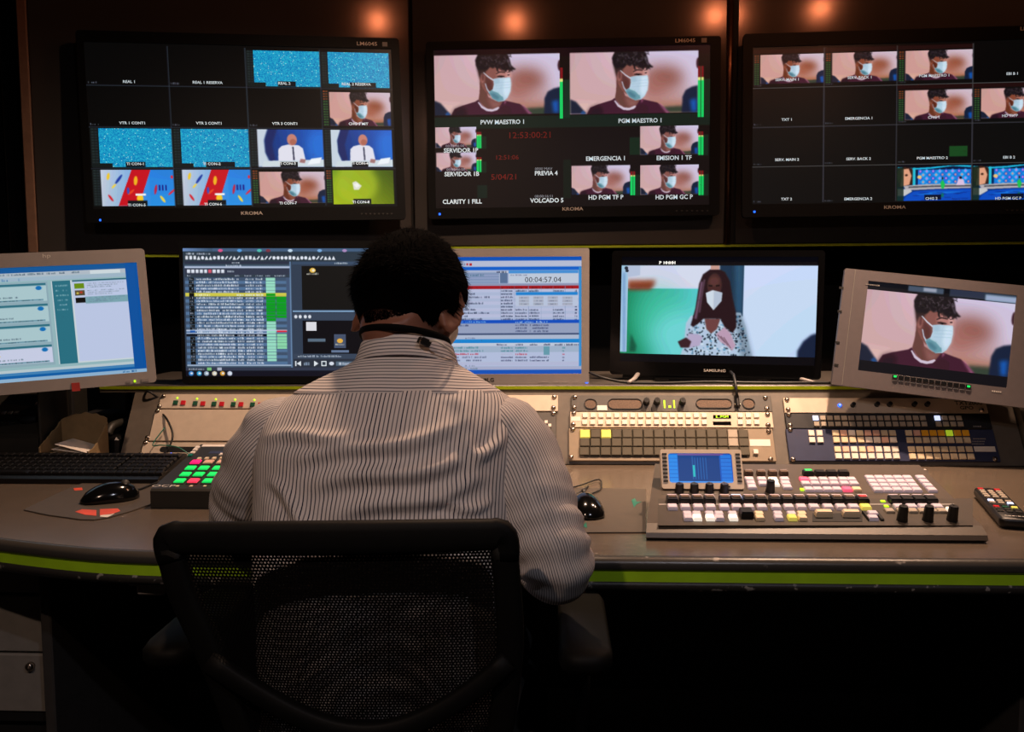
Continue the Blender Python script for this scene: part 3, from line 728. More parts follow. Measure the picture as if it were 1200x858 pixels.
def studio(c, x, y, w, h):
    with c.within(x, y, w, h):
        u = c.T[2]; sf = u*.01; rg = random.Random(4)
        c.grad(0, 0, 1, 1, (10, 16, 34), (14, 24, 60), (6, 60, 150), (8, 50, 140))
        c.rect(.28, .14, .72, .46, (26, 130, 222))
        for i in range(9):
            for j in range(5):
                cx, cy = .31+i*.088+(j % 2)*.04, .18+j*.10
                c.poly([(cx, cy-.07), (cx+.035, cy), (cx, cy+.07), (cx-.035, cy)], (40, 170, 240) if (i+j) % 2 else (24, 90, 200), 1, sf*.3)
                c.ell(cx, cy, .014, .032, (196, 130, 230) if j % 2 == 0 else (214, 150, 150), 1, sf*.3)
        c.line([(0, .07), (.2, .11), (.45, .09), (.75, .02), (1, .06)], u*.022, (30, 190, 230), 1, sf*.3)
        c.poly([(0, 0), (1, 0), (1, .02), (.7, .03), (.4, .06), (.2, .08), (0, .05)], (12, 14, 20))
        c.poly([(.0, .1), (.10, .05), (.2, .1), (.24, .35), (.2, .55), (.0, .62)], (60, 34, 26)); c.poly([(.05, .12), (.15, .1), (.19, .3), (.16, .55), (.04, .6)], (222, 160, 128), 1, sf*.5)
        c.ell(.12, .28, .02, .03, (60, 34, 26), 1, sf*.4); c.ell(.03, .3, .03, .2, (110, 70, 40), .8, sf)
        c.rect(.21, .08, .035, .5, (40, 190, 214), 1, sf*.3); c.ell(.30, .34, .03, .05, (236, 196, 120), 1, sf*.3)
        c.poly([(.08, .58), (.4, .54), (1, .54), (1, .66), (.5, .68), (.2, .70), (.12, .72)], (176, 172, 176), 1, sf*.3); c.line([(.15, .62), (.5, .60), (1, .6)], u*.02, (70, 70, 80), 1, sf*.2)
        c.poly([(.0, .66), (.18, .68), (.2, .74), (.1, .86), (0, .86)], (196, 196, 198), 1, sf*.5)
        c.poly([(.12, .86), (.22, .74), (.5, .70), (1, .68), (1, 1), (.08, 1)], (10, 74, 190), 1, sf*.6); c.poly([(.2, .84), (.5, .76), (.95, .75), (.6, .82)], (30, 130, 230), .8, sf)
        for _ in range(16): c.ell(rg.uniform(.2, 1), rg.uniform(.76, 1), .05, .012, (10, 44, 130), .7, sf*.5)
        c.poly([(.585, .5), (.62, .42), (.65, .55), (.63, .68), (.60, .66)], (30, 190, 80), 1, sf*.2); c.ell(.615, .38, .012, .035, (50, 30, 30))
        c.poly([(.8, .58), (.83, .40), (.90, .42), (.92, .58)], (214, 190, 220), 1, sf*.3); c.ell(.86, .37, .02, .04, (40, 28, 30)); c.ell(.615, .86, .02, .06, (16, 120, 90), .8, sf*.5)
def green_tile(c, x, y, w, h):
    with c.within(x, y, w, h):
        u = c.T[2]
        c.grad(0, 0, 1, 1, (110, 150, 30), (64, 84, 12), (170, 190, 24), (100, 120, 14))
        c.ell(.38, .4, .36, .6, (176, 196, 40), .7, u*.06)
        c.poly([(.32, .36), (.38, .32), (.47, .46), (.42, .58), (.34, .58)], (222, 224, 210), 1, u*.008); c.poly([(.34, .42), (.4, .38), (.44, .46), (.38, .52)], (240, 242, 236), 1, u*.005)

# ------------------------------------------------------------------ monitors
def pose(yaw, tilt, roll):
    return (Matrix.Rotation(R(yaw), 3, 'Z') @ Matrix.Rotation(R(tilt), 3, 'X') @ Matrix.Rotation(R(roll), 3, 'Y'))
class Monitor:
    def __init__(s, name, label, cat, loc, ang, w, h, scr, res, bez='bezel', depth=.05, r=.012, bg=(4, 4, 4), strength=1., group=None, lipw=.0):
        """scr = photo pixels (x0,y0,x1,y1) of the glass measured on its left/right/top/bottom middles"""
        s.loc = Vector(loc); s.rot = pose(*ang); s.t = thing(name, label, cat, loc, s.rot.to_euler(), group); s.w, s.h = w, h
        s.n = s.rot @ Vector((0, -1, 0))
        xm, ym = (scr[0]+scr[2])/2, (scr[1]+scr[3])/2
        x0 = s.local(scr[0], ym)[0]; x1 = s.local(scr[2], ym)[0]; z1 = s.local(xm, scr[1])[1]; z0 = s.local(xm, scr[3])[1]
        s.box = (x0, z0, x1, z1); cx, cz = (x0+x1)/2, (z0+z1)/2
        sw, sh = x1-x0, z1-z0
        o = rrect(w, h, r, 5); i = rrect(sw, sh, .0015, 5, cx, cz)
        s.bezel = MB().frame(o, i, 0, .018).build('bezel', M[bez], s.t)
        hb = MB(); hb.prism(rrect(w*.985, h*.985, r, 5), .014, .018+depth*.35); hb.prism(rrect(w*.7, h*.7, .02, 5), .01+depth*.3, .018+depth)
        s.housing = hb.build('back_housing', M['blackp' if bez in ('bezel', 'blackg', 'blackp') else bez], s.t)
        s.cv = Canvas(res[0], res[1], bg); s.strength = strength
        s.sw, s.sh, s.cx, s.cz = sw, sh, cx, cz; s.screen = None; s.caps = []
    def local(s, px, py):
        p = s.rot.transposed() @ (on_plane(px, py, s.loc, s.n)-s.loc); return p.x, p.z
    def c(s, px, py):   # photo pixel -> canvas pixel
        x, z = s.local(px, py); return ((x-s.box[0])/s.sw*s.cv.w, (s.box[3]-z)/s.sh*s.cv.h)
    def R(s, x0, y0, x1, y1):
        a = s.c(x0, y0); b = s.c(x1, y1); return a[0], a[1], b[0]-a[0], b[1]-a[1]
    def cap(s, px, py, txt, hpx=6.5, mt='capt', sx=1., align='CENTER', bold=.0): s.caps.append((px, py, txt, hpx, mt, sx, align, bold))
    def finish(s, rough=.35):
        me = s.cv.mesh(s.sw, s.sh, s.cx, s.cz, .004); me.materials.append(screen_mat('screen_'+s.t.name, s.strength, rough))
        s.screen = link('screen', me, s.t)
        for px, py, txt, hpx, mt, sx, al, bold in s.caps:
            x, z = s.local(px, py); z2 = s.local(px, py-hpx)[1]
            text(txt, (z2-z)/.70, M[mt], s.screen, (x, .0034, z), align=al, sx=sx, bold=bold*(z2-z))
    def print_(s, px, py, txt, hpx, mt='logo', sx=1., y=-.0005, name='lettering', bold=.02):
        x, z = s.local(px, py); z2 = s.local(px, py-hpx)[1]
        return text(txt, (z2-z)/.70, M[mt], s.t, (x, y, z), name=name, sx=sx, bold=bold*(z2-z))
    def bit(s, px, py, wpx, hpx, mt, name, y=-.001, th=.002, bev=0):
        a = s.local(px-wpx/2, py-hpx/2); b = s.local(px+wpx/2, py+hpx/2)
        return MB().box(((a[0]+b[0])/2, y, (a[1]+b[1])/2), (b[0]-a[0], th, a[1]-b[1]), bev).build(name, M[mt], s.t)

def wall_common(m, model_px, plate_px, logo_px, led_px, btn):
    m.print_(*model_px, 'LM6045', 4.2, 'logow', 1.25); m.bit(*plate_px, 6, 5, 'logo', 'badge')
    m.print_(*logo_px, 'KROMA', 3.8, 'logow', 1.3)
    m.bit(*led_px, 2.2, 2.2, 'ledblue', 'power_led')
    for x, y in btn: m.bit(x, y, 2.2, 1.6, 'dgrey', 'control_button')
    mb = MB(); mb.box((0, .066, 0), (.5, .03, .4), .003); mb.build('wall_bracket', M['blackm'], m.t)

# --- left multiviewer
mL = Monitor('wall_monitor', 'large wall monitor at the left with sixteen tiles, several filled with cyan noise', 'monitor', (-1.035, 2.900, 1.757), (13, -2.0, -1.3), 1.0486, .626, (103.5, 53, 462, 243.5), (380, 224))
cv = mL.cv; c0 = Canvas
# grid columns/rows in glass space
GX = [.0, .2585, .508, .755, .99]; GY = [.02, .255, .505, .755, .99]
def tile(m, i, j): return (GX[i]*m.cv.w, GY[j]*m.cv.h, (GX[i+1]-GX[i])*m.cv.w, (GY[j+1]-GY[j])*m.cv.h)
def gridlines(m, col=(46, 52, 66)):
    for g in GX[1:4]: m.cv.rect(g*m.cv.w-.6, 3, 1.1, m.cv.h-5, col)
    for g in GY[1:4]: m.cv.rect(0, g*m.cv.h-.6, m.cv.w, 1.1, col)
def vu(c, x, y, w, h, lit=False):
    c.rect(x, y, w, h, (20, 26, 28)); k = h/14
    for i in range(14):
        c.rect(x+w*.15, y+i*k, w*.3, k*.55, ((120, 60, 30) if i < 4 else (44, 80, 40)) if lit else (34, 44, 46)); c.rect(x+w*.55, y+i*k, w*.3, k*.55, ((110, 56, 28) if i < 4 else (44, 80, 40)) if lit else (32, 40, 44))
def label_box(c, x, y, w, h, seed, txt=True):
    c.rect(x, y, w, h, (12, 14, 18), .9)
for (i, j) in ((0, 0), (1, 0), (0, 1), (1, 1), (2, 1)):
    x, y, w, h = tile(mL, i, j); cv.rect(x, y, w, h, (7, 7, 7)); cv.ptext(x+2, y+h-5, 10, 2.4, (90, 96, 110), i+j*5)
for n, (i, j) in enumerate(((2, 0), (3, 0), (0, 2), (1, 2))):
    x, y, w, h = tile(mL, i, j); vu(cv, x+1, y+2, w*.1, h-4); cv.noise(x+w*.115, y+2, w*.885, h-4, (0, 108, 176), (44, 190, 214), n, (150, 220, 220))
    cv.rect(x+w*.02, y+h-7, w*.24, 6, (20, 24, 28)); cv.rect(x+w*.42, y+h-9, w*.24 if n % 2 == 0 else w*.38, 7, (14, 20, 26))
x, y, w, h = tile(mL, 3, 1); vu(cv, x+1, y+3, w*.09, h-6, True); portrait(cv, x+w*.11, y+5, w*.89, h-9, .8)
for i in (2, 3):
    x, y, w, h = tile(mL, i, 2); vu(cv, x+1, y+2, w*.1, h-4, False); anchor(cv, x+w*.11, y+2, w*.89, h-4); cv.rect(x+w*.4, y+h-9, w*.24, 7, (14, 20, 26))
for i in (0, 1):
    x, y, w, h = tile(mL, i, 3); vu(cv, x+1, y+2, w*.1, h-4); blocks(cv, x+w*.11, y+2, w*.89, h-4); cv.rect(x+w*.42, y+h-9, w*.24, 7, (14, 20, 26))
x, y, w, h = tile(mL, 2, 3); vu(cv, x+1, y+3, w*.09, h-6, True); portrait(cv, x+w*.11, y+5, w*.89, h-9, .8)
x, y, w, h = tile(mL, 3, 3); vu(cv, x+1, y+3, w*.09, h-6, True); green_tile(cv, x+w*.11, y+3, w*.89, h-5); cv.rect(x+w*.4, y+h-9, w*.26, 7, (14, 20, 26))
gridlines(mL)
for px, py, s_ in ((151, 95.5, 'REAL 1'), (243, 96.5, 'REAL 1 RESERVA'), (333, 97.5, 'REAL 2'), (417.5, 98.5, 'REAL 2 RESERVA'), (155, 144, 'VTR 1 CONT1'), (245, 144.3, 'VTR 2 CONT1'), (334, 144.7, 'VTR 3 CONT1'), (420, 145, 'CHG 5 MIT'), (158.5, 192, 'TI CON-1'), (248, 192, 'TI CON-2'), (336.5, 191.6, 'TI CON-3'), (421.5, 191.3, 'TI CON-4'), (160, 240.3, 'TI CON-5'), (249.5, 239.3, 'TI CON-6'), (337.5, 238, 'TI CON-7'), (423, 236.8, 'TI CON-8')):
    mL.cap(px, py, s_, 3.0, 'capt', 1.1, bold=.03)
mL.finish()
wall_common(mL, (430, 51.5), (451, 52), (295, 250), (117.5, 258), [(424+5*i, 250.5) for i in range(8)])

# --- centre programme monitor
mC = Monitor('wall_monitor', 'large central wall monitor with two big feeds of a masked young man above smaller feeds', 'monitor', (.073, 3.135, 1.785), (.8, -.2, -.3), 1.053, .630, (509, 55, 832, 242), (360, 208))
cv = mC.cv; cv.a[:] = np.array((17, 15, 15))/255
def RR(m, x0, y0, x1, y1, col, al=1.): m.cv.rect(*m.R(x0, y0, x1, y1), col, al)
RR(mC, 509, 55, 832, 62, (20, 8, 10)); RR(mC, 509, 137.5, 832, 146, (18, 32, 24))
for x0, x1 in ((508.5, 656), (668, 818)): portrait(cv, *mC.R(x0, 65 if x0 < 600 else 62, x1, 132.5 if x0 < 600 else 131))
def meter(m, x, y0, y1, wd, top=.28):
    h = y1-y0; RR(m, x, y0, x+wd, y0+h*top, (120, 22, 28)); RR(m, x, y0+h*top, x+wd, y0+h*(top+.06), (214, 220, 130)); RR(m, x, y0+h*(top+.06), x+wd, y1, (20, 206, 96))
    if wd > 4: RR(m, x+wd*.46, y0, x+wd*.56, y1, (20, 70, 40))
RR(mC, 660, 93, 668, 138, (22, 44, 30)); RR(mC, 824, 92, 832, 137, (22, 40, 28))
meter(mC, 656, 79, 138.5, 3.6, .22); meter(mC, 818.3, 77, 137, 6.4, .22)
for x0, y0, x1, y1 in ((510.2, 149.5, 558, 172), (511, 179, 558.2, 200), (750.5, 147.8, 818.3, 180), (670, 194.5, 738.5, 227), (750.7, 193.8, 818.6, 227)):
    portrait(cv, *mC.R(x0, y0, x1, y1)); meter(mC, x1+.3, y0+5 if x1 < 600 else y0+6, y1+1.5, 5.8, .16)
    RR(mC, x1+6.5, y0+10, x1+12, y1+2, (20, 36, 26))
RR(mC, 738, 161, 750, 181, (20, 36, 26)); RR(mC, 559, 217, 571, 232, (20, 34, 24)); RR(mC, 660, 187, 669, 232, (19, 26, 22))
for s_, px, py, hp, k in (('PVW MAESTRO 1', 589, 143, 5, 'capt'), ('PGM MAESTRO 1', 750.5, 141.3, 5, 'capt'), ('SERVIDOR 1P', 540, 176.3, 5, 'capt'), ('SERVIDOR 1B', 541, 204, 5, 'capt'), ('EMERGENCIA 1', 710, 185.8, 5, 'capt'), ('EMISION 1 TF', 790, 185, 5, 'capt'), ('PREVIA 4', 640, 203, 5, 'capt'), ('CLARITY 1 FILL', 541.5, 236.4, 5, 'capt'), ('VOLCADO 5', 641, 235, 5, 'capt'), ('HD PGM TF P', 710, 231.3, 5, 'capt'), ('HD PGM GC P', 790, 231, 5, 'capt'),
                          ('00:02:46:00', 533, 171, 3.0, 'captd'), ('00:02:46:00', 534, 198.7, 3.0, 'captd'), ('0000 MAV', 637, 197.7, 3, 'captd'), ('00:00:16:11', 637.5, 230, 3, 'captd'),
                          ('12:53:00:21', 621, 158.5, 7.2, 'captred'), ('12:51:06', 594, 184.5, 5.2, 'captred'), ('5/04/21', 591, 207.5, 6.6, 'captred')):
    mC.cap(px, py, s_, hp, k, .98 if k == 'capt' else 1.12, bold=.035 if k == 'capt' else 0)
mC.finish()
wall_common(mC, (803, 47.7), (825, 47.3), (671, 245), (515.3, 251), [(793+6*i, 247) for i in range(7)])

# --- right multiviewer
mR = Monitor('wall_monitor', 'large wall monitor at the right with sixteen tiles, two showing a blue television studio', 'monitor', (1.214, 3.095, 1.782), (-2, -3.2, 0), 1.085, .645, (882, 50, 1231, 237), (380, 216))
cv = mR.cv; GX = [0, .245, .492, .745, 1.]; GY = [.015, .262, .51, .762, 1.]
for i in range(4):
    for j in range(4):
        x, y, w, h = tile(mR, i, j); cv.rect(x, y, w, h, (15, 14, 14)); cv.ptext(x+2, y+h-5, 10, 2.2, (80, 84, 96), i+j*5)
for (i, j) in ((0, 0), (1, 0), (2, 0), (2, 1), (3, 1)):
    x, y, w, h = tile(mR, i, j); cv.rect(x, y, w, 6, (30, 12, 10)); vu(cv, x+1, y+8, w*.09, h-12, True); portrait(cv, x+w*.11, y+8, w*.89, h-14, .8)
for i in (2, 3):
    x, y, w, h = tile(mR, i, 3); studio(cv, x+w*.02, y+1, w*.97, h-3); cv.rect(x+w*.01, y+4, w*.09, h-6, (22, 40, 30), .85); cv.rect(x+w*.38, y+h-10, w*.22 if i == 2 else w*.3, 7, (10, 16, 30), .9)
x, y, w, h = tile(mR, 2, 2); cv.rect(x+w*.70, y+h*.56, w*.24, h*.26, (24, 70, 34))
x, y, w, h = tile(mR, 3, 0); cv.rect(x, y, w, h, (5, 5, 5))
gridlines(mR, (62, 62, 66))
for px, py, s_ in ((923, 93, 'SERV. MAIN 1'), (1008, 90.5, 'SERV. BACK 1'), (1095.5, 88.3, 'PGM MAESTRO 1'), (1187, 86, 'EBI B 1'), (922.5, 140, 'TXT 1'), (1007, 138.5, 'EMERGENCIA 1'), (1095, 137.3, 'CHG 1'), (1184, 135.3, 'HD TX P'), (922.5, 187, 'SERV. MAIN 2'), (1006.5, 186, 'SERV. BACK 2'), (1093, 185, 'PGM MAESTRO 2'), (1183, 184.2, 'EBI B 2'), (922, 233.3, 'TXT 2'), (1006, 233, 'EMERGENCIA 2'), (1092, 232.6, 'CHG 2'), (1182, 232.3, 'HD PGM GC P')):
    mR.cap(px, py, s_, 3.0, 'capt', 1.1, bold=.03)
mR.finish()
wall_common(mR, (1208, 33.5), (1228, 33.2), (1048.5, 243), (884, 248.3), [(1180+6*i, 246.5) for i in range(8)])

# --- silver monitor at the far left (tilted on its stand)
mH = Monitor('desktop_monitor', 'silver widescreen monitor at the far left, tilted, showing a pale blue clip list', 'monitor', (-1.268, 2.062, 1.125), (21.9, -2.2, -3.1), .5, .345, (-108, 313, 167, 447), (250, 165), 'silver', .05, .008, bg=(200, 214, 222), strength=.8)
cv = mH.cv; m = mH
x0, y0, x1, y1 = mH.box
cv.rect(0, 0, 250, 165, (176, 206, 216)); cv.rect(0, 0, 250, 8, (16, 96, 166)); cv.rect(236, 0, 14, 165, (6, 92, 172)); cv.rect(0, 8, 236, 6, (190, 206, 214)); cv.ptext(4, 9, 180, 3, (90, 110, 130), 3, .7); cv.rect(196, 9, 34, 5, (226, 236, 244))
cv.rect(0, 15, 236, 5, (170, 200, 214)); cv.ptext(60, 16, 60, 4, (70, 130, 190), 8, .5)
cv.rect(0, 20, 236, 128, (160, 196, 206)); cv.rect(2, 22, 146, 122, (150, 184, 196))
for k in range(4):
    yy = 24+k*30
    cv.rect(4, yy, 142, 26, (186, 216, 224) if k < 3 else (214, 224, 246)); cv.rect(4, yy, 142, 3.2, (54, 120, 138)); cv.ptext(40, yy+6, 50, 2.4, (40, 60, 74), 20+k, .8)
    cv.rect(14, yy+5, 18, 8, [(20, 96, 110), (20, 96, 110), (110, 150, 24), (12, 14, 12)][k]); cv.ell(22, yy+18, 5.4, 4.4, [(180, 60, 50), (180, 60, 50), (30, 110, 100), (176, 206, 200)][k])
    cv.ell(86, yy+13, 4, 1.6, (224, 214, 120)); cv.ell(64, yy+14, 3, 1.4, (224, 214, 150) if k > 1 else (120, 160, 170)); cv.ptext(44, yy+18, 70, 2.2, (70, 96, 110), 40+k, .6)
    cv.ell(138, yy+7, 3.4, 3, (10, 124, 200)); cv.rect(6, yy+23, 136, 2.2, (120, 168, 184)); cv.rect(44, yy+23, 6, 2.2, (40, 176, 60) if k > 1 else (30, 120, 180)); cv.ptext(70, yy+23, 70, 2, (50, 80, 96), 60+k, .6)
cv.rect(152, 22, 84, 122, (214, 230, 238)); cv.rect(153, 22, 20, 122, (44, 122, 140))
for k in range(6): cv.ptext(156, 28+k*7, 13, 2.4, (170, 206, 220), 80+k, .8)
cv.rect(175, 24, 61, 118, (204, 218, 246)); cv.rect(175, 22, 61, 2.4, (44, 110, 130))
for k, c_ in enumerate(((112, 150, 20), (96, 86, 60), (10, 12, 10))):
    yy = 27+k*10.5
    if k == 2: cv.rect(188, yy-.6, 48, 10, (132, 178, 192))
    cv.rect(177, yy, 11, 7.6, c_)
    for q in range(3): cv.ptext(191, yy+q*2.7, 42-q*7, 1.5, (96, 116, 140), 90+k*3+q, .8, .7)
cv.ell(184, 40.5, 1.6, 1.6, (200, 60, 40)); cv.ell(180, 41.5, 1.5, 1.6, (220, 200, 80))
cv.rect(0, 148, 236, 4, (196, 214, 226)); cv.rect(0, 152, 236, 4, (70, 140, 196)); cv.rect(0, 156, 236, 4, (14, 104, 180)); cv.rect(0, 160, 250, 5, (150, 192, 220)); cv.ptext(10, 161, 60, 3, (90, 130, 160), 7, .6); cv.ptext(222, 161, 16, 3, (30, 90, 150), 9)
mH.finish()
mH.print_(54.5, 300, 'hp', 4.6, 'logow', 1.4)
mH.bit(89, 453.5, 10.5, 9, 'tape', 'red_tape', y=-.0012); mH.bit(158, 446.8, 2.4, 2.4, 'ledgreen', 'power_led'); mH.bit(150.5, 447.3, 5, 2.6, 'silverd', 'control_button'); mH.bit(170, 445.5, 9, 3, 'silverd', 'control_button')
inv = mH.t.matrix_world
def stand(m, base_z, neck_w, base, mt, off=.10, name='stand_base', foot=None):
    # neck and base in the world, parented to the monitor's root
    m.t.rotation_mode = 'XYZ'; Mw = Matrix.Translation(m.loc) @ m.rot.to_4x4(); Mi = Mw.inverted()
    back = Mw @ Vector((0, .05, -m.h*.15)); bx, by = back.x + m.n.x*-off, back.y - m.n.y*off
    yaw = Matrix.Rotation(math.atan2(-m.n.x*-1, -m.n.y), 3, 'Z')
    mb = MB().box((bx, by, (base_z+back.z)/2+.005), (neck_w, .03, back.z-base_z), .004, yaw); mb.box(((bx+back.x)/2, (by+back.y)/2, back.z-.01), (neck_w, abs(off)+.05, .05), .004, yaw)
    for i, v in enumerate(mb.v): mb.v[i] = tuple(Mi @ Vector(v))
    mb.build('stand_neck', M[mt], m.t)
    mb = MB(); pts = rrect(base[0], base[1], min(base)*.3, 5); pts = [yaw @ Vector((x, y, 0)) for x, y in pts]
    mb.slab([(bx+p.x, by+p.y) for p in pts], base_z+.0005, base_z+.014)
    for i, v in enumerate(mb.v): mb.v[i] = tuple(Mi @ Vector(v))
    mb.build(name, M[mt], m.t)
stand(mH, DZ, .06, (.22, .16), 'blackm', .17)

SHZ = .945
# --- wide black monitor behind the operator's head
mW = Monitor('desktop_monitor', 'wide black monitor left of the operator\'s head showing a playlist with green cells', 'monitor', (-.701, 2.300, 1.143), (3.3, -.5, .3), .625, .388, (215.5, 291, 473, 441), (300, 176), 'bezel', .05, .006, bg=(52, 66, 84), strength=.95)
cv = mW.cv; ww, hh = 300., 176.
cv.rect(0, 0, ww, 5, (70, 96, 130)); cv.grad(0, 0, 40, 4, (110, 140, 190), (60, 84, 110), (110, 140, 190), (60, 84, 110)); cv.rect(0, 4.5, ww, 15, (46, 56, 68))
for x_, k in ((51, (220, 90, 140)), (77, (90, 160, 220)), (104, (80, 190, 180)), (116, (130, 60, 70)), (146, (200, 220, 240)), (186, (120, 170, 220)), (220, (170, 140, 190))): cv.ell(x_, 3, 3.2, 2, k)
cv.ptext(4, 6, 34, 2.6, (210, 220, 236), 1, .9)
rg = random.Random(2)
for k in range(38):
    x_ = 5+k*5.4; t_ = rg.randrange(4); wcol = (232, 238, 246)
    if t_ == 0: cv.rect(x_-1.6, 10.5, 3.4, 5, wcol)
    elif t_ == 1: cv.ell(x_, 13, 2.1, 2.4, wcol)
    elif t_ == 2: cv.poly([(x_, 10.2), (x_+2.4, 15.6), (x_-2.4, 15.6)], wcol)
    else: cv.line([(x_-1.6, 15.2), (x_+1.8, 10.8)], 1.7, wcol)
# playlist pane
cv.rect(2, 18, 144, 146, (58, 76, 98)); cv.rect(2, 18, 144, 3.6, (44, 54, 70)); cv.ptext(66, 18.6, 12, 2.2, (220, 230, 240), 3, 1); cv.rect(2, 24.4, 144, 2.6, (176, 190, 214)); cv.ptext(58, 22.4, 22, 2.2, (220, 230, 245), 5, 1)
cv.rect(2, 27.2, 144, 8.4, (48, 58, 74))
for k in range(9): cv.rect(5+k*5.8, 29, 4.2, 4.6, (226, 232, 242) if k != 5 else (210, 90, 110))
cv.ptext(60, 30, 10, 2.6, (210, 220, 236), 6, 1)
cv.rect(2, 35.6, 144, 4, (52, 62, 78))
for x_, w_ in ((5, 5), (70, 6), (83, 9), (98, 10), (112, 6), (124, 14)): cv.ptext(x_, 36.3, w_, 2.2, (200, 212, 230), int(x_), 1)
NR = 28; rh = 4.28; yy0 = 40
for k in range(NR):
    y_ = yy0+k*rh
    base = (84, 112, 150) if k % 2 else (66, 84, 108)
    cv.rect(2, y_, 144, rh, base); cv.rect(7, y_+.4, 7, rh-.6, (10, 12, 14)); cv.ptext(8, y_+.8, 5, 2.6, (160, 172, 190), k+300, .6)
    if k == 5: cv.rect(2, y_-.3, 144, rh+.6, (212, 206, 74)); cv.rect(7, y_, 7, rh, (10, 12, 10))
    if k == 17: cv.rect(2, y_-1, 144, 2, (190, 206, 230)); cv.rect(2, y_+rh-1, 112, 1.6, (180, 200, 230)); cv.rect(7, y_, 7, 3, (30, 90, 170))
    if k == 18: cv.rect(2, y_+.8, 110, rh-1, (22, 28, 38))
    c_ = (232, 240, 250)
    if k == 5: cv.ptext(16, y_+.9, 20, 2.6, (250, 250, 230), 400, 1)
    else:
        cv.ptext(17, y_+.8, 54 if k < 16 else 34, 2.7, c_, 500+k, .97, 1.); 
        if k >= 16: cv.ptext(47, y_+.8, 22, 2.7, c_, 900+k, .97, 1.)
    cv.ptext(72, y_+.8, 9 if k > 4 else 3, 2.7, c_, 600+k, 1, 1.); cv.ptext(84, y_+.8, 12, 2.7, c_, 700+k, 1, 1.); cv.ptext(98.5, y_+.8, 9, 2.7, c_, 800+k, 1, 1.)
    g1_ = (156, 222, 196) if (k < 5 or k > 13) else (8, 160, 30)
    if k < 27: cv.rect(112, y_+.25, 12.6, rh-.5, g1_)
    if 6 <= k <= 12: cv.rect(125.6, y_+.2, 13.6, rh-.4, (8, 160, 30))
    if k == 17: cv.rect(125.6, y_-.2, 13.6, 2.6, (226, 40, 60))
    if 18 <= k <= 22: cv.rect(125.6, y_+.2, 13.6, rh-.5, (140, 216, 170))
cv.rect(139.6, 40, 6, 120, (70, 92, 122)); cv.rect(2, 160, 144, 2, (150, 170, 200)); cv.rect(144.8, 18, 1.6, 146, (110, 140, 180))
# right panes
cv.rect(148, 18, 152, 68, (52, 66, 86)); cv.rect(148, 18, 152, 4, (60, 78, 100)); cv.ptext(206, 19, 18, 2.4, (220, 230, 240), 33, 1); cv.rect(161, 24, 139, 60, (18, 18, 20)); cv.rect(148, 85.5, 152, 1.5, (140, 176, 214))
cv.ell(176, 30, 4, 3.4, (236, 190, 80)); cv.ell(177, 30, 1.8, 1.6, (250, 240, 220)); cv.ptext(168, 33.5, 16, 2.4, (230, 226, 210), 35, 1)
cv.rect(148, 88, 152, 10, (58, 72, 92)); 
for x_ in (152, 158, 165, 171): cv.ell(x_, 93.6, 2, 2.4, (226, 232, 240))
cv.rect(161, 99, 139, 46, (14, 15, 17)); cv.rect(166, 101, 14, 12, (222, 226, 232)); cv.rect(168, 124, 24, 4.4, (88, 106, 128)); cv.rect(204, 118, 16, 19, (70, 86, 106)); cv.ell(212, 127, 4, 3.2, (236, 180, 70)); cv.ptext(206, 131, 12, 2, (230, 220, 200), 37, 1); cv.rect(200, 140, 24, 3.4, (100, 124, 150))
cv.rect(148, 145, 152, 7, (58, 72, 90)); cv.ptext(154, 147, 60, 2.8, (210, 220, 236), 41, .9); cv.rect(148, 152, 152, 14, (42, 50, 62))
cv.poly([(158, 155), (152, 158.5), (158, 162)], (230, 236, 244)); cv.rect(150, 155, 1.6, 7, (230, 236, 244)); cv.ptext(162, 156, 9, 5, (150, 170, 196), 43, 1); cv.poly([(176, 154.6), (182, 158.5), (176, 162.4)], (230, 236, 244)); cv.rect(186, 155, 7, 7, (230, 236, 244)); cv.rect(187.4, 156.4, 4.2, 4.2, (42, 50, 62)); cv.ell(200, 158.5, 3.4, 2.6, (214, 222, 234)); cv.rect(206, 155.6, 24, 6, (88, 106, 130)); cv.ptext(210, 157, 18, 3.6, (226, 234, 244), 45, 1)
cv.rect(0, 164, ww, 4.4, (50, 60, 74)); cv.ptext(4, 165, 22, 2.4, (200, 210, 226), 47, 1); cv.rect(29, 164, 6, 4.4, (120, 190, 120)); cv.rect(43, 164, 6, 4.4, (170, 180, 200))
cv.rect(0, 168.4, ww, 7.6, (16, 20, 30))
for x_, k in ((7, (60, 130, 200)), (18, (50, 160, 210)), (28, (150, 170, 190)), (39, (214, 206, 180)), (50, (216, 160, 60)), (60, (196, 206, 226))): cv.ell(x_, 172.2, 3.4, 3.2, k); cv.ell(x_+.6, 172, 1.6, 1.4, (230, 236, 244))
mW.finish()
stand(mW, SHZ, .08, (.26, .18), 'blackp', .07)

# --- silver LG monitor right of the head
mG = Monitor('desktop_monitor', 'silver monitor right of the operator\'s head showing blue tables and a countdown clock', 'monitor', (-.128, 2.330, 1.124), (2.3, -.3, 0), .455, .378, (502, 301, 681.5, 438.5), (230, 176), 'silver', .05, .006, bg=(190, 202, 236), strength=.82)
cv = mG.cv; m = mG
def q(x, y): return m.c(x, y)
def rp(x0, y0, x1, y1, col, al=1.): cv.rect(*m.R(x0, y0, x1, y1), col, al)
def tp(x0, y0, x1, hpx, col, seed, dens=.85): a_ = m.R(x0, y0, x1, y0+hpx); cv.ptext(a_[0], a_[1], a_[2], a_[3], col, seed, dens)
rp(500, 300, 683, 306, (14, 92, 196)); rp(500, 306, 683, 313, (196, 206, 232)); rp(546.5, 308.5, 548.5, 311, (190, 40, 50)); rp(550, 308.5, 553, 311.5, (200, 30, 40)); tp(505, 308, 545, 3, (110, 130, 170), 5, .5)
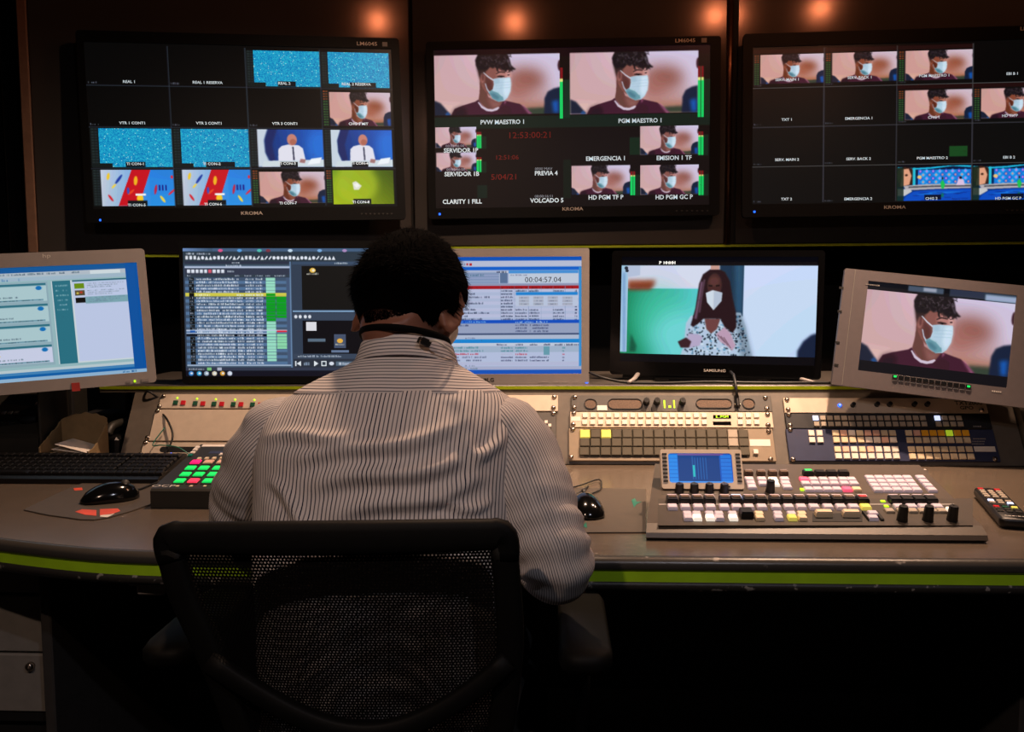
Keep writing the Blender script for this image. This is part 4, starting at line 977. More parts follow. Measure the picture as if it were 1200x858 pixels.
rp(500, 313, 683, 317, (6, 100, 214)); rp(500, 317, 678.5, 393, (176, 190, 224)); rp(678.5, 313, 683, 440, (60, 150, 226))
for k, y in enumerate(np.arange(320, 333, 3.4)): rp(500, y, 585, y+2.2, (138, 160, 196)); 
rp(586, 317.5, 595, 320, (206, 214, 236)); tp(582, 317.5, 594, 2.4, (30, 40, 70), 3); rp(586, 320, 595, 332, (96, 122, 158)); tp(520, 321, 568, 2.6, (80, 120, 150), 7)
rp(596, 318, 678, 331.5, (206, 216, 238)); rp(596, 317, 678, 320, (70, 150, 230)); tp(598, 321.5, 618, 1.7, (120, 130, 160), 9)
rp(500, 333, 678.5, 335.3, (150, 160, 190)); rp(500, 335.3, 678.5, 338.4, (176, 28, 40)); tp(530, 336, 560, 2, (120, 20, 30), 11); tp(586, 336, 672, 2, (120, 16, 26), 13, .7)
for k in range(13):
    y = 339.2+k*3.7
    if y > 375: break
    rp(500, y, 678.5, y+3.2, (196, 206, 236) if k % 2 == 0 else (186, 198, 230))
    tp(528, y+.6, 532+8*((k*7) % 5)+10, 2.1, (44, 54, 84), 100+k); tp(587, y+.6, 601, 2.1, (40, 50, 80), 120+k, 1)
    if k == 0 or k > 5:
        tp(604, y+.6, 618, 2.1, (50, 60, 90), 140+k, 1); tp(620, y+.6, 632, 2.1, (50, 60, 90), 160+k, 1)
        if k < 1 or k > 5: tp(648, y+.6, 661, 2.1, (50, 60, 90), 180+k, 1)
    tp(674, y+.6, 676.5, 2.1, (40, 50, 80), 190+k, 1)
for x in (581, 586, 603, 619, 634, 648, 662): rp(x, 335, x+.5, 392, (140, 156, 196))
rp(604.5, 342.5, 677, 358.5, (200, 210, 234)); rp(604.5, 342.5, 677, 345.6, (30, 140, 226))
for k in range(3):
    for j in range(4): rp(608+j*17, 347.5+k*3.7, 620+j*17, 350.3+k*3.7, (178, 186, 204)); tp(610+j*17, 348+k*3.7, 618+j*17, 1.6, (110, 120, 150), 200+k*4+j, .6)
rp(500, 375.6, 678.5, 379.2, (8, 84, 206)); tp(530, 376.4, 570, 2, (150, 200, 250), 31); tp(604, 376.4, 642, 2, (190, 214, 250), 33)
for k in range(4): rp(500, 379.5+k*3.5, 678.5, 382.4+k*3.5, (158, 172, 206)); tp(604, 380+k*3.5, 618, 2, (60, 70, 110), 220+k, 1); tp(621, 380+k*3.5, 643, 2, (60, 70, 110), 230+k, .9)
tp(528, 380.5, 549, 2, (50, 60, 100), 240); rp(500, 391, 678.5, 393.2, (70, 90, 130)); rp(500, 393.2, 678.5, 398, (186, 198, 226)); tp(545, 395.5, 558, 1.8, (110, 120, 150), 35)
rp(500, 398, 678.5, 402.4, (20, 140, 226)); rp(500, 402.4, 678.5, 428, (186, 198, 230)); rp(500, 402.4, 678.5, 405.5, (206, 214, 236)); tp(582, 403, 594, 2, (40, 50, 80), 37); tp(604, 403, 612, 2, (40, 50, 80), 39); tp(621, 403, 630, 2, (40, 50, 80), 41); tp(637, 403, 645, 2, (40, 50, 80), 42); tp(650, 403, 678, 2, (40, 50, 80), 43)
for k in range(5):
    y = 406+k*3.7; c_ = (60, 136, 150) if k < 2 else ((200, 40, 60) if k == 2 else (60, 70, 110))
    rp(500, y, 678.5, y+3.2, (172, 190, 214) if k < 2 else (194, 204, 234)); tp(529, y+.6, 560+(k*9) % 16, 2.1, c_, 250+k); tp(587, y+.6, 601, 2.1, c_ if k != 2 else (190, 190, 220), 260+k, 1); tp(604, y+.6, 618, 2.1, c_, 270+k, 1); 
    if k > 2: tp(621, y+.6, 643, 2.1, c_, 280+k, .9)
    tp(659, y+.6, 662, 2.1, c_, 290+k, 1)
rp(637, 406, 644, 416, (110, 168, 186)); rp(500, 424.5, 678.5, 428, (190, 200, 228)); tp(545, 428, 558, 1.8, (100, 110, 140), 45); rp(500, 430, 683, 434, (176, 188, 214)); tp(528, 431.4, 560, 1.7, (100, 120, 150), 47); rp(500, 434, 683, 440, (16, 88, 196))
mG.cap(636.5, 328, '00:04:57.04', 6.2, 'captblack', 1.05)
mG.finish()
mG.print_(575, 445.5, 'LG', 4.4, 'dgrey', 1.1, bold=.03); mG.bit(568.5, 445.5, 4, 4.4, 'dgrey', 'logo_disc', bev=.0004)
for x, w_ in ((637, 12), (652, 8), (662, 7), (675, 6)): mG.bit(x, 448.4, w_, 1.3, 'silverd', 'control_button')
mG.bit(687.5, 449.5, 3.2, 2.4, 'ledblue', 'power_led')
stand(mG, SHZ, .09, (.24, .17), 'silverd', .07)

# --- television in the middle right
mS = Monitor('television', 'black television on the shelf showing a masked woman in a patterned blouse', 'television', (.447, 2.391, 1.132), (-9, -1.4, .8), .572, .350, (727.5, 301, 957, 426), (290, 158), 'blackg', .06, .01, bg=(6, 8, 10), strength=1.)
cv = mS.cv; a_ = mS.c(727.3, 311); b_ = mS.c(956.3, 419)
with cv.within(a_[0], a_[1], b_[0]-a_[0], b_[1]-a_[1]) as c:
    def P(L): return [((x-155)/930, (y-165-(x-155)*.02)/432) for x, y in L]
    u = c.T[2]; sf = u*.006
    c.grad(0, 0, 1, 1, (196, 210, 236), (206, 222, 246), (176, 206, 226), (190, 214, 240))
    c.grad(.0, .0, .5, .24, (196, 206, 230), (214, 220, 240), (206, 206, 222), (214, 216, 236))
    c.grad(.0, .26, .42, .74, (16, 128, 84), (90, 206, 210), (10, 120, 70), (70, 200, 200))
    c.ell(.2, .60, .14, .34, (70, 206, 170), .6, sf*10); c.ell(.32, .8, .16, .3, (120, 216, 222), .8, sf*9)
    c.poly(P([(190, 238), (330, 238), (300, 282), (195, 282)]), (150, 74, 46), .95, sf*2); c.poly(P([(195, 262), (330, 256), (300, 284), (195, 284)]), (110, 44, 26), .8, sf*2)
    c.poly(P([(150, 160), (192, 160), (192, 590), (160, 590)]), (160, 196, 226)); c.line(P([(172, 200), (180, 590)]), u*.012, (110, 150, 196), .9, sf)
    c.poly(P([(190, 165), (250, 165), (250, 215), (190, 222)]), (176, 190, 216)); c.ell(.03, .03, .01, .02, (40, 44, 60)); c.ell(.034, .06, .009, .018, (40, 44, 60))
    c.poly(P([(205, 590), (212, 500), (240, 560), (236, 590)]), (14, 80, 60), .9, sf)
    c.poly(P([(630, 168), (745, 172), (745, 420), (700, 420), (640, 300)]), (26, 52, 74), 1, sf*.4); c.poly(P([(700, 175), (742, 176), (742, 410), (712, 400)]), (44, 84, 116), .9, sf*2)
    c.grad(.635, .0, .365, 1, (204, 220, 246), (200, 218, 246), (196, 216, 244), (186, 212, 242))
    c.poly(P([(1000, 640), (1000, 585), (1025, 540), (1060, 510), (1090, 500), (1090, 640)]), (20, 30, 60), 1, sf)
    # blouse
    c.poly(P([(455, 605), (470, 560), (478, 450), (500, 415), (560, 400), (690, 400), (735, 402), (760, 470), (780, 560), (795, 610)]), (176, 200, 222), 1, sf*.4)
    rg = random.Random(5)
    for k in range(420):
        y = rg.uniform(412, 606); f_ = (y-412)/194; x = rg.uniform(508-44*f_, 730+56*f_); kk = rg.choice(((24, 34, 48), (18, 26, 38), (24, 34, 48), (206, 222, 236), (96, 150, 186)))
        r1 = rg.uniform(.003, .0075); a0 = rg.uniform(0, 3)
        c.poly([((x-155)/930+r1*math.cos(a0+q_*1.25)*rg.uniform(.6, 1.2), (y-165-(x-155)*.02)/432+r1*2.1*math.sin(a0+q_*1.25)*rg.uniform(.6, 1.2)) for q_ in range(5)], kk, .9, sf*.2)
    c.poly(P([(690, 400), (735, 402), (760, 470), (795, 610), (740, 610), (716, 480)]), (30, 44, 60), .35, sf*2); c.poly(P([(480, 450), (505, 430), (520, 500), (480, 600), (458, 600)]), (150, 170, 196), .3, sf*2)
    c.poly(P([(565, 430), (640, 430), (625, 480), (598, 502), (575, 480)]), (110, 66, 64), 1, sf*.4)
    # long hair, face, mask, hands
    c.poly(P([(500, 460), (520, 380), (535, 260), (552, 215), (585, 192), (625, 190), (655, 205), (680, 250), (695, 330), (712, 400), (716, 470), (700, 500), (660, 470), (640, 430), (560, 430), (540, 450), (512, 470)]), (40, 22, 28), 1, sf*.4)
    c.line(P([(548, 250), (536, 340), (522, 430)]), u*.012, (130, 96, 124), .8, sf*.6); c.line(P([(560, 240), (548, 330), (540, 400)]), u*.008, (100, 70, 90), .8, sf*.5)
    c.ell((608-155)/930, (268-174)/432, .036, .13, (70, 40, 40), 1, sf*.4); c.ell((606-155)/930, (250-174)/432, .026, .05, (92, 54, 50), .9, sf); c.line(P([(580, 270), (598, 272)]), u*.008, (24, 14, 16), .9); c.line(P([(614, 272), (632, 270)]), u*.008, (24, 14, 16), .9)
    c.poly(P([(568, 305), (600, 292), (645, 305), (642, 345), (606, 388), (575, 350)]), (206, 216, 228), 1, sf*.3); c.poly(P([(606, 296), (645, 305), (642, 345), (606, 388)]), (170, 186, 204), .8, sf*.4)
    c.poly(P([(490, 500), (540, 505), (560, 520), (545, 560), (500, 570), (480, 560)]), (176, 164, 196), 1, sf*.5); c.poly(P([(440, 540), (480, 520), (505, 540), (495, 570), (455, 570)]), (60, 34, 40), 1, sf*.4)
    c.poly(P([(620, 505), (660, 470), (690, 500), (715, 560), (700, 585), (670, 560), (640, 540)]), (186, 156, 176), 1, sf*.5)
    for dx in (0, 14, 28): c.line(P([(630+dx, 508+dx*.4), (665+dx, 545+dx)]), u*.006, (110, 80, 100), .7)
    c.rect(.465, 0, .045, .045, (196, 150, 140))
mS.cap(773.7, 308, 'P', 3.4, 'capt', 1.1, bold=.05); mS.cap(784.5, 308, 'HHHH', 3.2, 'capt', 1.05, bold=.05)
mS.finish(.15)
mS.print_(837.5, 434.5, 'SAMSUNG', 3.1, 'logow', 1.25)
# base : bar under the cabinet and two slim splayed feet standing on the shelf
MB().prism([(x, z) for x, z in rrect(.5, .012, .005, 3, 0, -.180)], .004, .03).build('speaker_bar', M['blackg'], mS.t)
Mi = (Matrix.Translation(mS.loc) @ mS.rot.to_4x4()).inverted()
mb = MB().box((.45, 2.452, .958), (.09, .03, .04), .004); mb.slab([(.45+.17*math.cos(a), 2.405+.085*math.sin(a)) for a in [2*math.pi*i/28 for i in range(28)]], SHZ+.0005, SHZ+.010)
for i, v in enumerate(mb.v): mb.v[i] = tuple(Mi @ Vector(v))
mb.build('stand_base', M['blackg'], mS.t)
for sx in (-1, 1):
    mb = MB(); x = .45+sx*.21; mb.tube([(x, 2.42, .962), (x+sx*.015, 2.36, .955), (x+sx*.035, 2.30, SHZ+.006)], [.007, .0065, .0055], 8, flat=.8)
    for i, v in enumerate(mb.v): mb.v[i] = tuple(Mi @ Vector(v))
    mb.build('foot', M['silverd'], mS.t, True)

# --- grey rack-mount broadcast monitor at the far right
mB = Monitor('broadcast_monitor', 'grey metal rack-mount broadcast monitor at the far right, tilted, with a row of square buttons', 'monitor', (.984, 2.175, 1.074), (-8, -9, 6.6), .522, .300, (1010.5, 337, 1187, 445), (250, 152), 'broadcast', .05, .004, bg=(8, 10, 14), strength=1.)
cv = mB.cv
w_, h_ = cv.w, cv.h
cv.rect(0, 0, w_, h_, (10, 12, 16)); cv.rect(70, 1, 60, 9, (70, 84, 104), 1, 1); cv.rect(96, 2, 22, 6, (150, 160, 176), 1, 1); cv.rect(140, 0, 110, 12, (44, 54, 70), 1, 1); cv.rect(200, 3, 50, 10, (150, 168, 196), 1, 1.5)
portrait(cv, 0, 14, w_, h_-32)
mB.finish(.3)
for i in range(13):
    px = 1048.5+i*(1134.5-1048.5)/12; py = 441.3+i*(453-441.3)/12
    b = mB.bit(px, py, 5.6, 5.0, 'blackp', 'button', y=-.002, th=.004, bev=.0008); b2 = mB.bit(px, py+4.6, 5.4, 1.6, 'logow', 'button_legend', y=-.0004, th=.0008)
    if i in (0, 12): mB.bit(px, py, 3.2, 2.6, 'padgreen', 'button_light', y=-.0044, th=.001)
for px, py in ((986, 337.5), (984, 365), (981.5, 401.5), (980, 427.8)): mB.bit(px, py, 4.6, 3.4, 'blackm', 'rack_slot', y=-.0003, th=.0012, bev=.0003)
x, z = mB.local(995, 380); MB().box((x, -.0006, 0), (.0012, .0012, .296)).build('ear_groove', M['ped'], mB.t)
dashes(mB.t, (mB.local(1168, 459)[0], -.0004, mB.local(1168, 459)[1]), .022, .004, 'logow', 3); dashes(mB.t, (mB.local(1022, 334)[0], -.0004, mB.local(1022, 334)[1]), .03, .003, 'logo', 4)
# swivel arm down to the shelf
Mw = Matrix.Translation(mB.loc) @ mB.rot.to_4x4(); Mi = Mw.inverted(); bk = Mw @ Vector((.03, .06, 0))
mb = MB().tube([bk, (bk.x+.02, 2.36, 1.06), (bk.x+.02, 2.44, 1.05)], .014, 10); mb.cyl((bk.x+.02, 2.44, SHZ+.012), (bk.x+.02, 2.44, 1.08), .018); mb.lathe([(0, SHZ+.0005), (.07, SHZ+.0005), (.07, SHZ+.010), (.02, SHZ+.016), (0, SHZ+.016)], 24, (bk.x+.02, 2.44, 0))
for i, v in enumerate(mb.v): mb.v[i] = tuple(Mi @ Vector(v))
mb.build('swivel_arm', M['blackp'], mB.t, True)

# ------------------------------------------------------------------ vision mixer on the right of the desk
MX0 = at_z(766, 629, DZ); MXR = at_z(1150, 629, DZ)
MFY = 1.500; MBY = 1.775; MFZ = .776; MBZ = .832
mx_x0, mx_x1 = .192, .742
mixer = thing('vision_mixer', 'brown-grey video switcher console covered in small lit buttons, with a blue touch screen', 'mixing console', (mx_x0, MFY, DZ))
TA = math.atan2(MBZ-MFZ, MBY-MFY); TO = Vector((0, MFY+.012, MFZ)); TD = Vector((0, math.cos(TA), math.sin(TA))); TN = Vector((0, -math.sin(TA), math.cos(TA)))
def mloc(v): return (v[0]-mx_x0, v[1]-MFY, v[2]-DZ)
def mpt(px, py, h=0.):
    p = on_plane(px, py, TO, TN) + TN*h; return Vector(mloc(p))
prof = [(MFY-.004, DZ+.001), (MFY-.012, DZ+.006), (MFY-.008, DZ+.014), (MFY+.012, MFZ), (MBY, MBZ), (MBY+.006, MBZ-.004), (MBY+.006, DZ+.001)]
mb = MB(); mb.loft([[mloc(((.166+(y-MFY)/.275*.047) if lf else mx_x1+.012, y, z)) for y, z in prof] for lf in (1, 0)])
mb.build('body', M['ctrl'], mixer)
MROT = (TA-R(90), 0, 0)    # local -y of keycaps -> surface normal
MROT = Matrix((Vector((1, 0, 0)), -TN, TD)).transposed().to_euler()
def mplate(x0, y0, x1, y1, mt, name, h=.0012, z=0.):
    a = mpt(x0, y1); b = mpt(x1, y1); c = mpt(x1, y0); d = mpt(x0, y0); n = TN
    mb = MB(); mb.loft([[p+n*z for p in (a, b, c, d)], [p+n*(z+h) for p in (a, b, c, d)]])
    return mb.build(name, M[mt], mixer)
mplate(771, 585, 1140, 616.5, 'ctrl2', 'lower_panel'); mplate(775, 552, 944, 580.5, 'ctrl2', 'upper_panel'); mplate(946, 552, 1088, 580.5, 'ctrl2', 'upper_panel')
mplate(772, 591.2, 1118, 592.6, 'logo', 'legend_strip', .0004, .0012)
def mkey(px, py, w, d, h, mt, name='button'):
    return link(name, keycap(w, d, h, mt), mixer, mpt(px, py, .0012), MROT)
cols = [787.6, 802.4, 816.8, 831.3, 849.2, 862.5, 877, 891.5, 907.6, 921.8, 936.5, 951, 965.8, 980, 994.8, 1010.2]
lows = [788, 803, 818, 832.5, 848.5, 863, 877.6, 892.6, 909, 924, 938.6, 953.6, 970, 985, 1000, 1014]
for i, (xa, xb) in enumerate(zip(cols, lows)):
    mkey(xa, 584.4, .0185, .010, .006, 'lilac' if i != 5 else 'litblue', 'source_button')
    k = mkey(xa, 589.3, .0205, .020, .011, 'blackp', 'source_display'); 
    p = mpt(xa, 588.6, .0128); link('display_face', keycap(.014, .008, .0008, 'redkey' if i == 15 else 'grill'), mixer, p, MROT)
    mkey(xb, 596.8, .0175, .0165, .007, 'lilac' if i != 15 else 'yellowkey')
for i, (xa, xb) in enumerate(zip([1047, 1061, 1075, 1089], [1053, 1068, 1082, 1098])):
    mkey(xa, 584.4, .0185, .010, .006, 'lilac', 'source_button'); mkey(xa+1, 589.3, .0205, .020, .011, 'blackp', 'source_display')
    mkey(xb, 596.6, .0175, .0155, .007, 'lilac')
for x in (1042, 1056, 1069, 1081, 1092, 1103): mkey(x, 600.6, .0155, .0145, .005, 'greykey')
mkey(1115, 600.6, .0165, .0155, .007, 'litwhite')
for x, k in ((806, 'lilac'), (817, 'litwhite'), (832, 'litwhite'), (843, 'lilac'), (859, 'litwhite'), (890, 'cream'), (912, 'lilac'), (928, 'yellowkey'), (940, 'cream')):
    mkey(x, 609.4, .0150, .0165, .007, k); mkey(x-.6, 604.6, .0150, .0140, .006, 'lilac' if k != 'cream' else 'cream')
mkey(874.3, 605.6, .0225, .022, .013, 'blackp', 'source_display')
for x, y in ((816, 606.9), (837.5, 606.9), (862, 606.9), (934, 606.9)): pass
# transition lever slot with its two grips
mplate(952, 602.6, 1010.5, 612.4, 'blackm', 'lever_slot', .0020)
for x in (965, 997): mkey(x, 606, .030, .012, .012, 'cream', 'lever_grip')
for x in (1015.3, 1030): mkey(x, 606.5, .006, .034, .005, 'blackm', 'fader_slot')
for y in (604.6, 609.6): mkey(1022.5, y, .0165, .014, .007, 'lilac')
for x in (1057, 1087, 1115.5):
    k = knob(mixer, mpt(x, 610.5, .0012), .0088, .028, 'blackp', MROT)
    link('knob_ring', keycap(.0, .0, .0001, 'white'), mixer, mpt(x, 612, .029), MROT) if False else None
# upper field
for x in (877, 891.5, 905, 918): mkey(x, 557.6, .0165, .012, .010, 'grill', 'source_display'); mkey(x+.3, 554.3, .0150, .008, .005, 'lilac', 'source_button')
for x, y in ((878, 564), (879.6, 568.6), (881, 573), (892.6, 564), (894, 569), (906, 564.4), (907.6, 569.6), (919.4, 564), (920.6, 568.6), (922.4, 573)):
    mkey(x, y, .0170, .0155, .006, 'litwhite' if x in (906, 907.6) else 'lilac')
knob(mixer, mpt(902.4, 577, .0012), .0085, .024, 'blackp', MROT)
for i, x in enumerate((946.6, 960.4, 974, 988)): mkey(x, 557.6, .0200, .014, .010, 'blackp', 'source_display'); mkey(x+1, 554.4, .0150, .008, .005, 'lilac', 'source_button')
p = mpt(946.6, 556.9, .0115); link('display_face', keycap(.014, .007, .0008, 'padgreen'), mixer, p, MROT)
for r_, (y, xs) in enumerate(((564.2, (942, 953, 964.6, 976, 987.6, 997.4)), (569, (944, 955, 966.4, 977.6, 989.4, 1000.6)), (575.8, (947.4, 958, 969.6, 980.6, 992.4, 1003.6)))):
    for i, x in enumerate(xs):
        mkey(x, y, .0165, .0150, .006, 'pinkkey' if (r_ == 0 and i == 0) or (r_ == 2 and i == 4) else ('cream' if r_ == 2 and i == 5 else 'lilac'))
mkey(939.6, 575.2, .006, .008, .003, 'ledgreen', 'indicator_led')
for r_, (y, xa, xb, xe) in enumerate(((562.2, 1019, 1063, 1078.4), (566.9, 1021.6, 1066.4, 1082.6), (571.6, 1024.8, 1070, 1087), (576.4, 1028.2, 1074, 1091.6))):
    for x in lsp(xa, xb, 5)+[xe]: mkey(x, y, .0165, .0150, .006, 'lilac')
for x, y in ((1034.6, 588.6), (1038.6, 594.4)): mkey(x, y, .008, .006, .002, 'ledgreen', 'indicator_led')
o_ = dashes(mixer, (0, 0, 0), .12, .005, 'logow', 7); o_.rotation_euler = MROT; o_.location = mpt(1050, 550.3, .0002)
# touch screen module standing on the left of the console
LT = R(-28); lc = Vector((.291, 1.668, .842))
lrot = Matrix.Rotation(LT, 3, 'X')
lcd = MB(); o_ = rrect(.158, .080, .004, 3); i_ = rrect(.124, .060, .005, 3, -.002, .002)
def lmap(mb):
    for i, v in enumerate(mb.v): mb.v[i] = tuple(Vector(mloc(lrot @ Vector(v) + lc)))
    return mb
lcd.frame(o_, i_, -.004, .014); f_ = lmap(lcd).build('touch_screen_frame', M['beige'], mixer)
b_ = MB(); b_.prism(rrect(.15, .074, .004, 3), .006, .03); lmap(b_).build('touch_screen_housing', M['ctrl'], mixer)
cv = Canvas(92, 46, (16, 96, 190)); cv.grad(0, 0, 92, 46, (24, 120, 220), (10, 80, 180), (16, 100, 200), (10, 90, 200))
cv.rect(14, 3, 60, 40, (14, 62, 132)); cv.rect(34, 4, 2, 36, (30, 90, 160)); 
for x in (38, 42, 46, 50, 54): cv.rect(x, 6, 1, 34, (30, 100, 180))
cv.rect(35, 18, 3, 18, (40, 190, 200)); cv.rect(14, 1, 66, 1.4, (150, 60, 80))
for k in range(7): cv.rect(1, 2+k*6, 12, 5, (40, 140, 236)); cv.rect(76, 2+k*6, 15, 5, (30, 120, 226))
cv.rect(0, 43, 92, 2, (70, 150, 240))
me = cv.mesh(.124, .060, -.002, .002, -.001)
n_ = len(me.vertices); co = np.zeros(n_*3, np.float32); me.vertices.foreach_get('co', co); co = co.reshape(-1, 3)
Rm = np.array(lrot); co = co @ Rm.T + np.array(mloc(lc)); me.vertices.foreach_set('co', co.astype(np.float32).ravel()); me.update()
me.materials.append(screen_mat('screen_touch', .95)); link('touch_screen', me, mixer)
for sx in (-1, 1):
    for k in range(8):
        b_ = MB().box((sx*.0715, -.0045, .030-k*.0078), (.009, .002, .0036), .0005); lmap(b_).build('side_key', M['blackm'], mixer)
for k in range(4):
    b_ = MB().box((-.048+k*.032, -.0045, -.0355), (.008, .002, .003), .0004); lmap(b_).build('side_key', M['blackm'], mixer)
    xk = [796, 813.4, 831, 848.5][k]
    knob(mixer, mpt(xk, 577.4, .0012), .0085, .018, 'blackp', MROT)

# ------------------------------------------------------------------ small desk things
def mouse(name, label, loc, rz, L=.108, W=.064, H=.036):
    t = thing(name, label, 'mouse', loc, (0, 0, rz))
    mb = MB(); n = 20; rings = []
    for i in range(11):
        u = i/10; y = -L/2+L*u; wv = W/2*max(.02, (1-abs(2*u-.92)**2.6*.95))**.5*1.0; hv = H*max(.04, math.sin(math.pi*min(1, .12+.86*(1-u)))**.6)
        if i == 0 or i == 10: wv *= .55; hv *= .6
        rings.append([(wv*math.cos(a), y, .002+max(0., hv*math.sin(a))) for a in [math.pi*j/(n-1) for j in range(n)]])
    mb.loft(rings, True, True); mb.build('shell', M['blackg'], t, True)
    MB().slab([(W*.42*math.cos(a), L*.46*math.sin(a)) for a in [2*math.pi*i/24 for i in range(24)]], .0005, .004).build('base', M['blackm'], t)
    MB().lathe([(0, -.004), (.009, -.004), (.010, 0), (.009, .004), (0, .004)], 14, (0, L*.26, H*.86), 'x').build('scroll_wheel', M['dgrey'], t, True)
    return t
# left mouse mat, mouse and its cable
p = [at_z(*q_, DZ+.001) for q_ in ((28, 598), (70, 606), (128, 607), (216, 573), (150, 566), (100, 566))]
mm = MB().slab([(v.x, v.y) for v in cat_curve(p+[p[0]], 4)[:-1]], DZ+.0006, DZ+.0026).build('mouse_mat', M['pad'], None, label='grey mouse mat with a coral red print under the left mouse', cat='mouse mat')
def decal(px, name, mt, par, z=DZ+.0028):
    p = [at_z(*q_, z) for q_ in px]; return MB().slab([(v.x, v.y) for v in p], z, z+.0003).build(name, M[mt], par)
decal([(88, 600), (100, 603.5), (113, 604.5), (113, 598), (96, 597)], 'printed_patch', 'coral', mm); decal([(117, 604), (130, 603), (141, 599), (138, 596), (117, 597)], 'printed_patch', 'coral', mm)
decal([(117, 605.5), (126, 606.4), (134, 602), (118, 604)], 'printed_patch', 'paper', mm); decal([(86, 572.5), (96, 571.5), (97, 574.5), (87, 575)], 'printed_patch', 'coral', mm)
p = at_z(113, 594, DZ+.003); mouse('computer_mouse', 'glossy black mouse on the mouse mat at the left of the desk', (p.x, p.y+.055, DZ+.0030), R(-62), .115, .066, .038)
a_ = at_z(146, 579, DZ+.006); b_ = at_z(180, 567, DZ+.006)
cable([(a_.x-.02, a_.y, DZ+.008), ((a_.x+b_.x)/2, (a_.y+b_.y)/2-.01, DZ+.006), (b_.x, b_.y, DZ+.006), (b_.x+.02, b_.y+.2, DZ+.006)], .0022, 'thin black cable of the left mouse running back behind the keypad')
# right mouse mat and mouse
p = [at_z(*q_, DZ+.001) for q_ in ((648, 625), (757, 624.5), (757, 574), (664, 572))]
mm = MB().slab([(v.x, v.y) for v in p], DZ+.0006, DZ+.0026).build('mouse_mat', M['pad'], None, label='plain grey mouse mat between the operator and the vision mixer', cat='mouse mat')
decal([(740, 586), (744, 584), (746, 588), (752, 588), (746, 591), (743, 595)], 'printed_patch', 'teal', mm); decal([(683, 617), (688, 619), (687, 612)], 'printed_patch', 'teal', mm)
p = at_z(690, 606, DZ+.003); mouse('computer_mouse', 'glossy black mouse on the mat at the operator\'s right elbow', (p.x-.004, p.y+.03, DZ+.0030), R(8), .112, .068, .038)
pts = [at_z(*q_, DZ+.004) for q_ in ((690, 588), (684, 578), (689, 571), (675, 580), (664, 574), (680, 570), (702, 563), (704, 574), (692, 580))]
cable([(v.x, v.y, DZ+.006) for v in pts], .0018, 'thin black mouse cable lying in loops behind the right mouse')
p = [at_z(*q_, DZ+.001) for q_ in ((640, 562), (660, 561), (664, 548), (640, 548))]
MB().slab([(v.x, v.y) for v in p], DZ+.0006, DZ+.0016).build('paper_sheet', M['paper'], None, label='white sheet of paper lying beside the operator\'s right arm', cat='paper')
# keyboard
kb = thing('keyboard', 'black full-size computer keyboard on the left of the desk', 'keyboard', (-1.163, 1.915, DZ+.0005))
KT = R(11); krot = Matrix.Rotation(KT, 3, 'X')
mb = MB(); mb.loft([[(x, y, z) for y, z in ((0, 0), (0, .012), (.01, .017), (.155, .045), (.162, .042), (.162, 0))] for x in (-.245, .245)]); mb.build('case', M['blackp'], kb)
KM = Matrix((Vector((1, 0, 0)), Vector((0, math.sin(R(10.9)), -math.cos(R(10.9)))), Vector((0, math.cos(R(10.9)), math.sin(R(10.9)))))).transposed().to_euler()
for r_ in range(6):
    yy = .022+r_*.0205+(.006 if r_ == 5 else 0); zz = .0175+(yy-.01)*.193
    x = -.236; n_ = 0
    while x < .234:
        w_ = .0165
        if r_ == 0 and n_ == 3: w_ = .105
        if -.236+.29 < x < -.236+.297 or -.236+.36 < x < -.236+.366: x += .006
        link('key', keycap(w_, .0165, .007, 'blackkey' if False else 'blackp'), kb, (x+w_/2, yy, zz), KM); x += w_+.0025; n_ += 1
MB().sphere((.21, .150, .045), .0025, 8, 5).build('indicator_led', M['ledblue'], kb)
# remote keypad with coloured buttons
o0 = at_z(180, 596, DZ); kp = thing('camera_control_keypad', 'black desktop keypad with glowing green and red square buttons and white lettering', 'control keypad', (o0.x, o0.y, DZ+.0005))
kz0, kz1, kd = .040, .088, .26; kw = .33; LEAN = .0
mb = MB(); pr = [(0, 0), (0, kz0-.004), (.006, kz0), (kd, kz1), (kd+.004, kz1-.006), (kd+.004, 0)]
mb.loft([[(x, y, z) for y, z in pr] for x in (-.006, kw)]); mb.build('case', M['dgrey'], kp)
KO = Vector((o0.x, o0.y+.006, DZ+kz0)); KD = Vector((0, kd-.006, kz1-kz0)).normalized(); KN = Vector((0, -KD.z, KD.y))
KR = Matrix((Vector((1, 0, 0)), -KN, KD)).transposed().to_euler()
def kpt(px, py, h=0): p = on_plane(px, py, KO, KN)+KN*h; return (p.x-o0.x, p.y-o0.y, p.z-DZ-.0005)
rows = ((542, (229.6, 244.6, 260.2, 275.6), ('padpink', 'peach', 'peach', 'peach')), (549, (223.6, 239, 255.4, 271), ('padgreen',)*4), (556.4, (217.6, 233.2, 249.8, 266), ('padgreen',)*4), (564, (211, 227, 244.2, 260.6), ('padgreen', 'padred', 'padgreen', 'padgreen')))
for y, xs, ks in rows:
    for x, k in zip(xs, ks):
        b_ = link('button_well', keycap(.0245, .026, .002, 'blackm'), kp, kpt(x, y+1), KR)
        link('button', keycap(.0205, .018, .0045, k), kp, kpt(x, y+1, .001), KR)
for x, y in ((233.5, 538.6), (242.3, 538.4), (251, 538.2), (260, 538)): link('small_button', keycap(.008, .010, .004, 'cream'), kp, kpt(x, y), KR)
for x, y, k in ((231.4, 525.3, 'white'), (229, 528, 'white'), (226, 531.3, 'white'), (223, 534.6, 'teal'), (260, 533.5, 'white')): link('small_button', keycap(.0095, .011, .004, k), kp, kpt(x, y), KR)
link('paper_label', keycap(.058, .014, .0006, 'paper'), kp, kpt(250.6, 522.4), KR)
link('display_window', keycap(.075, .016, .0008, 'blue'), kp, kpt(264, 530.4), KR)
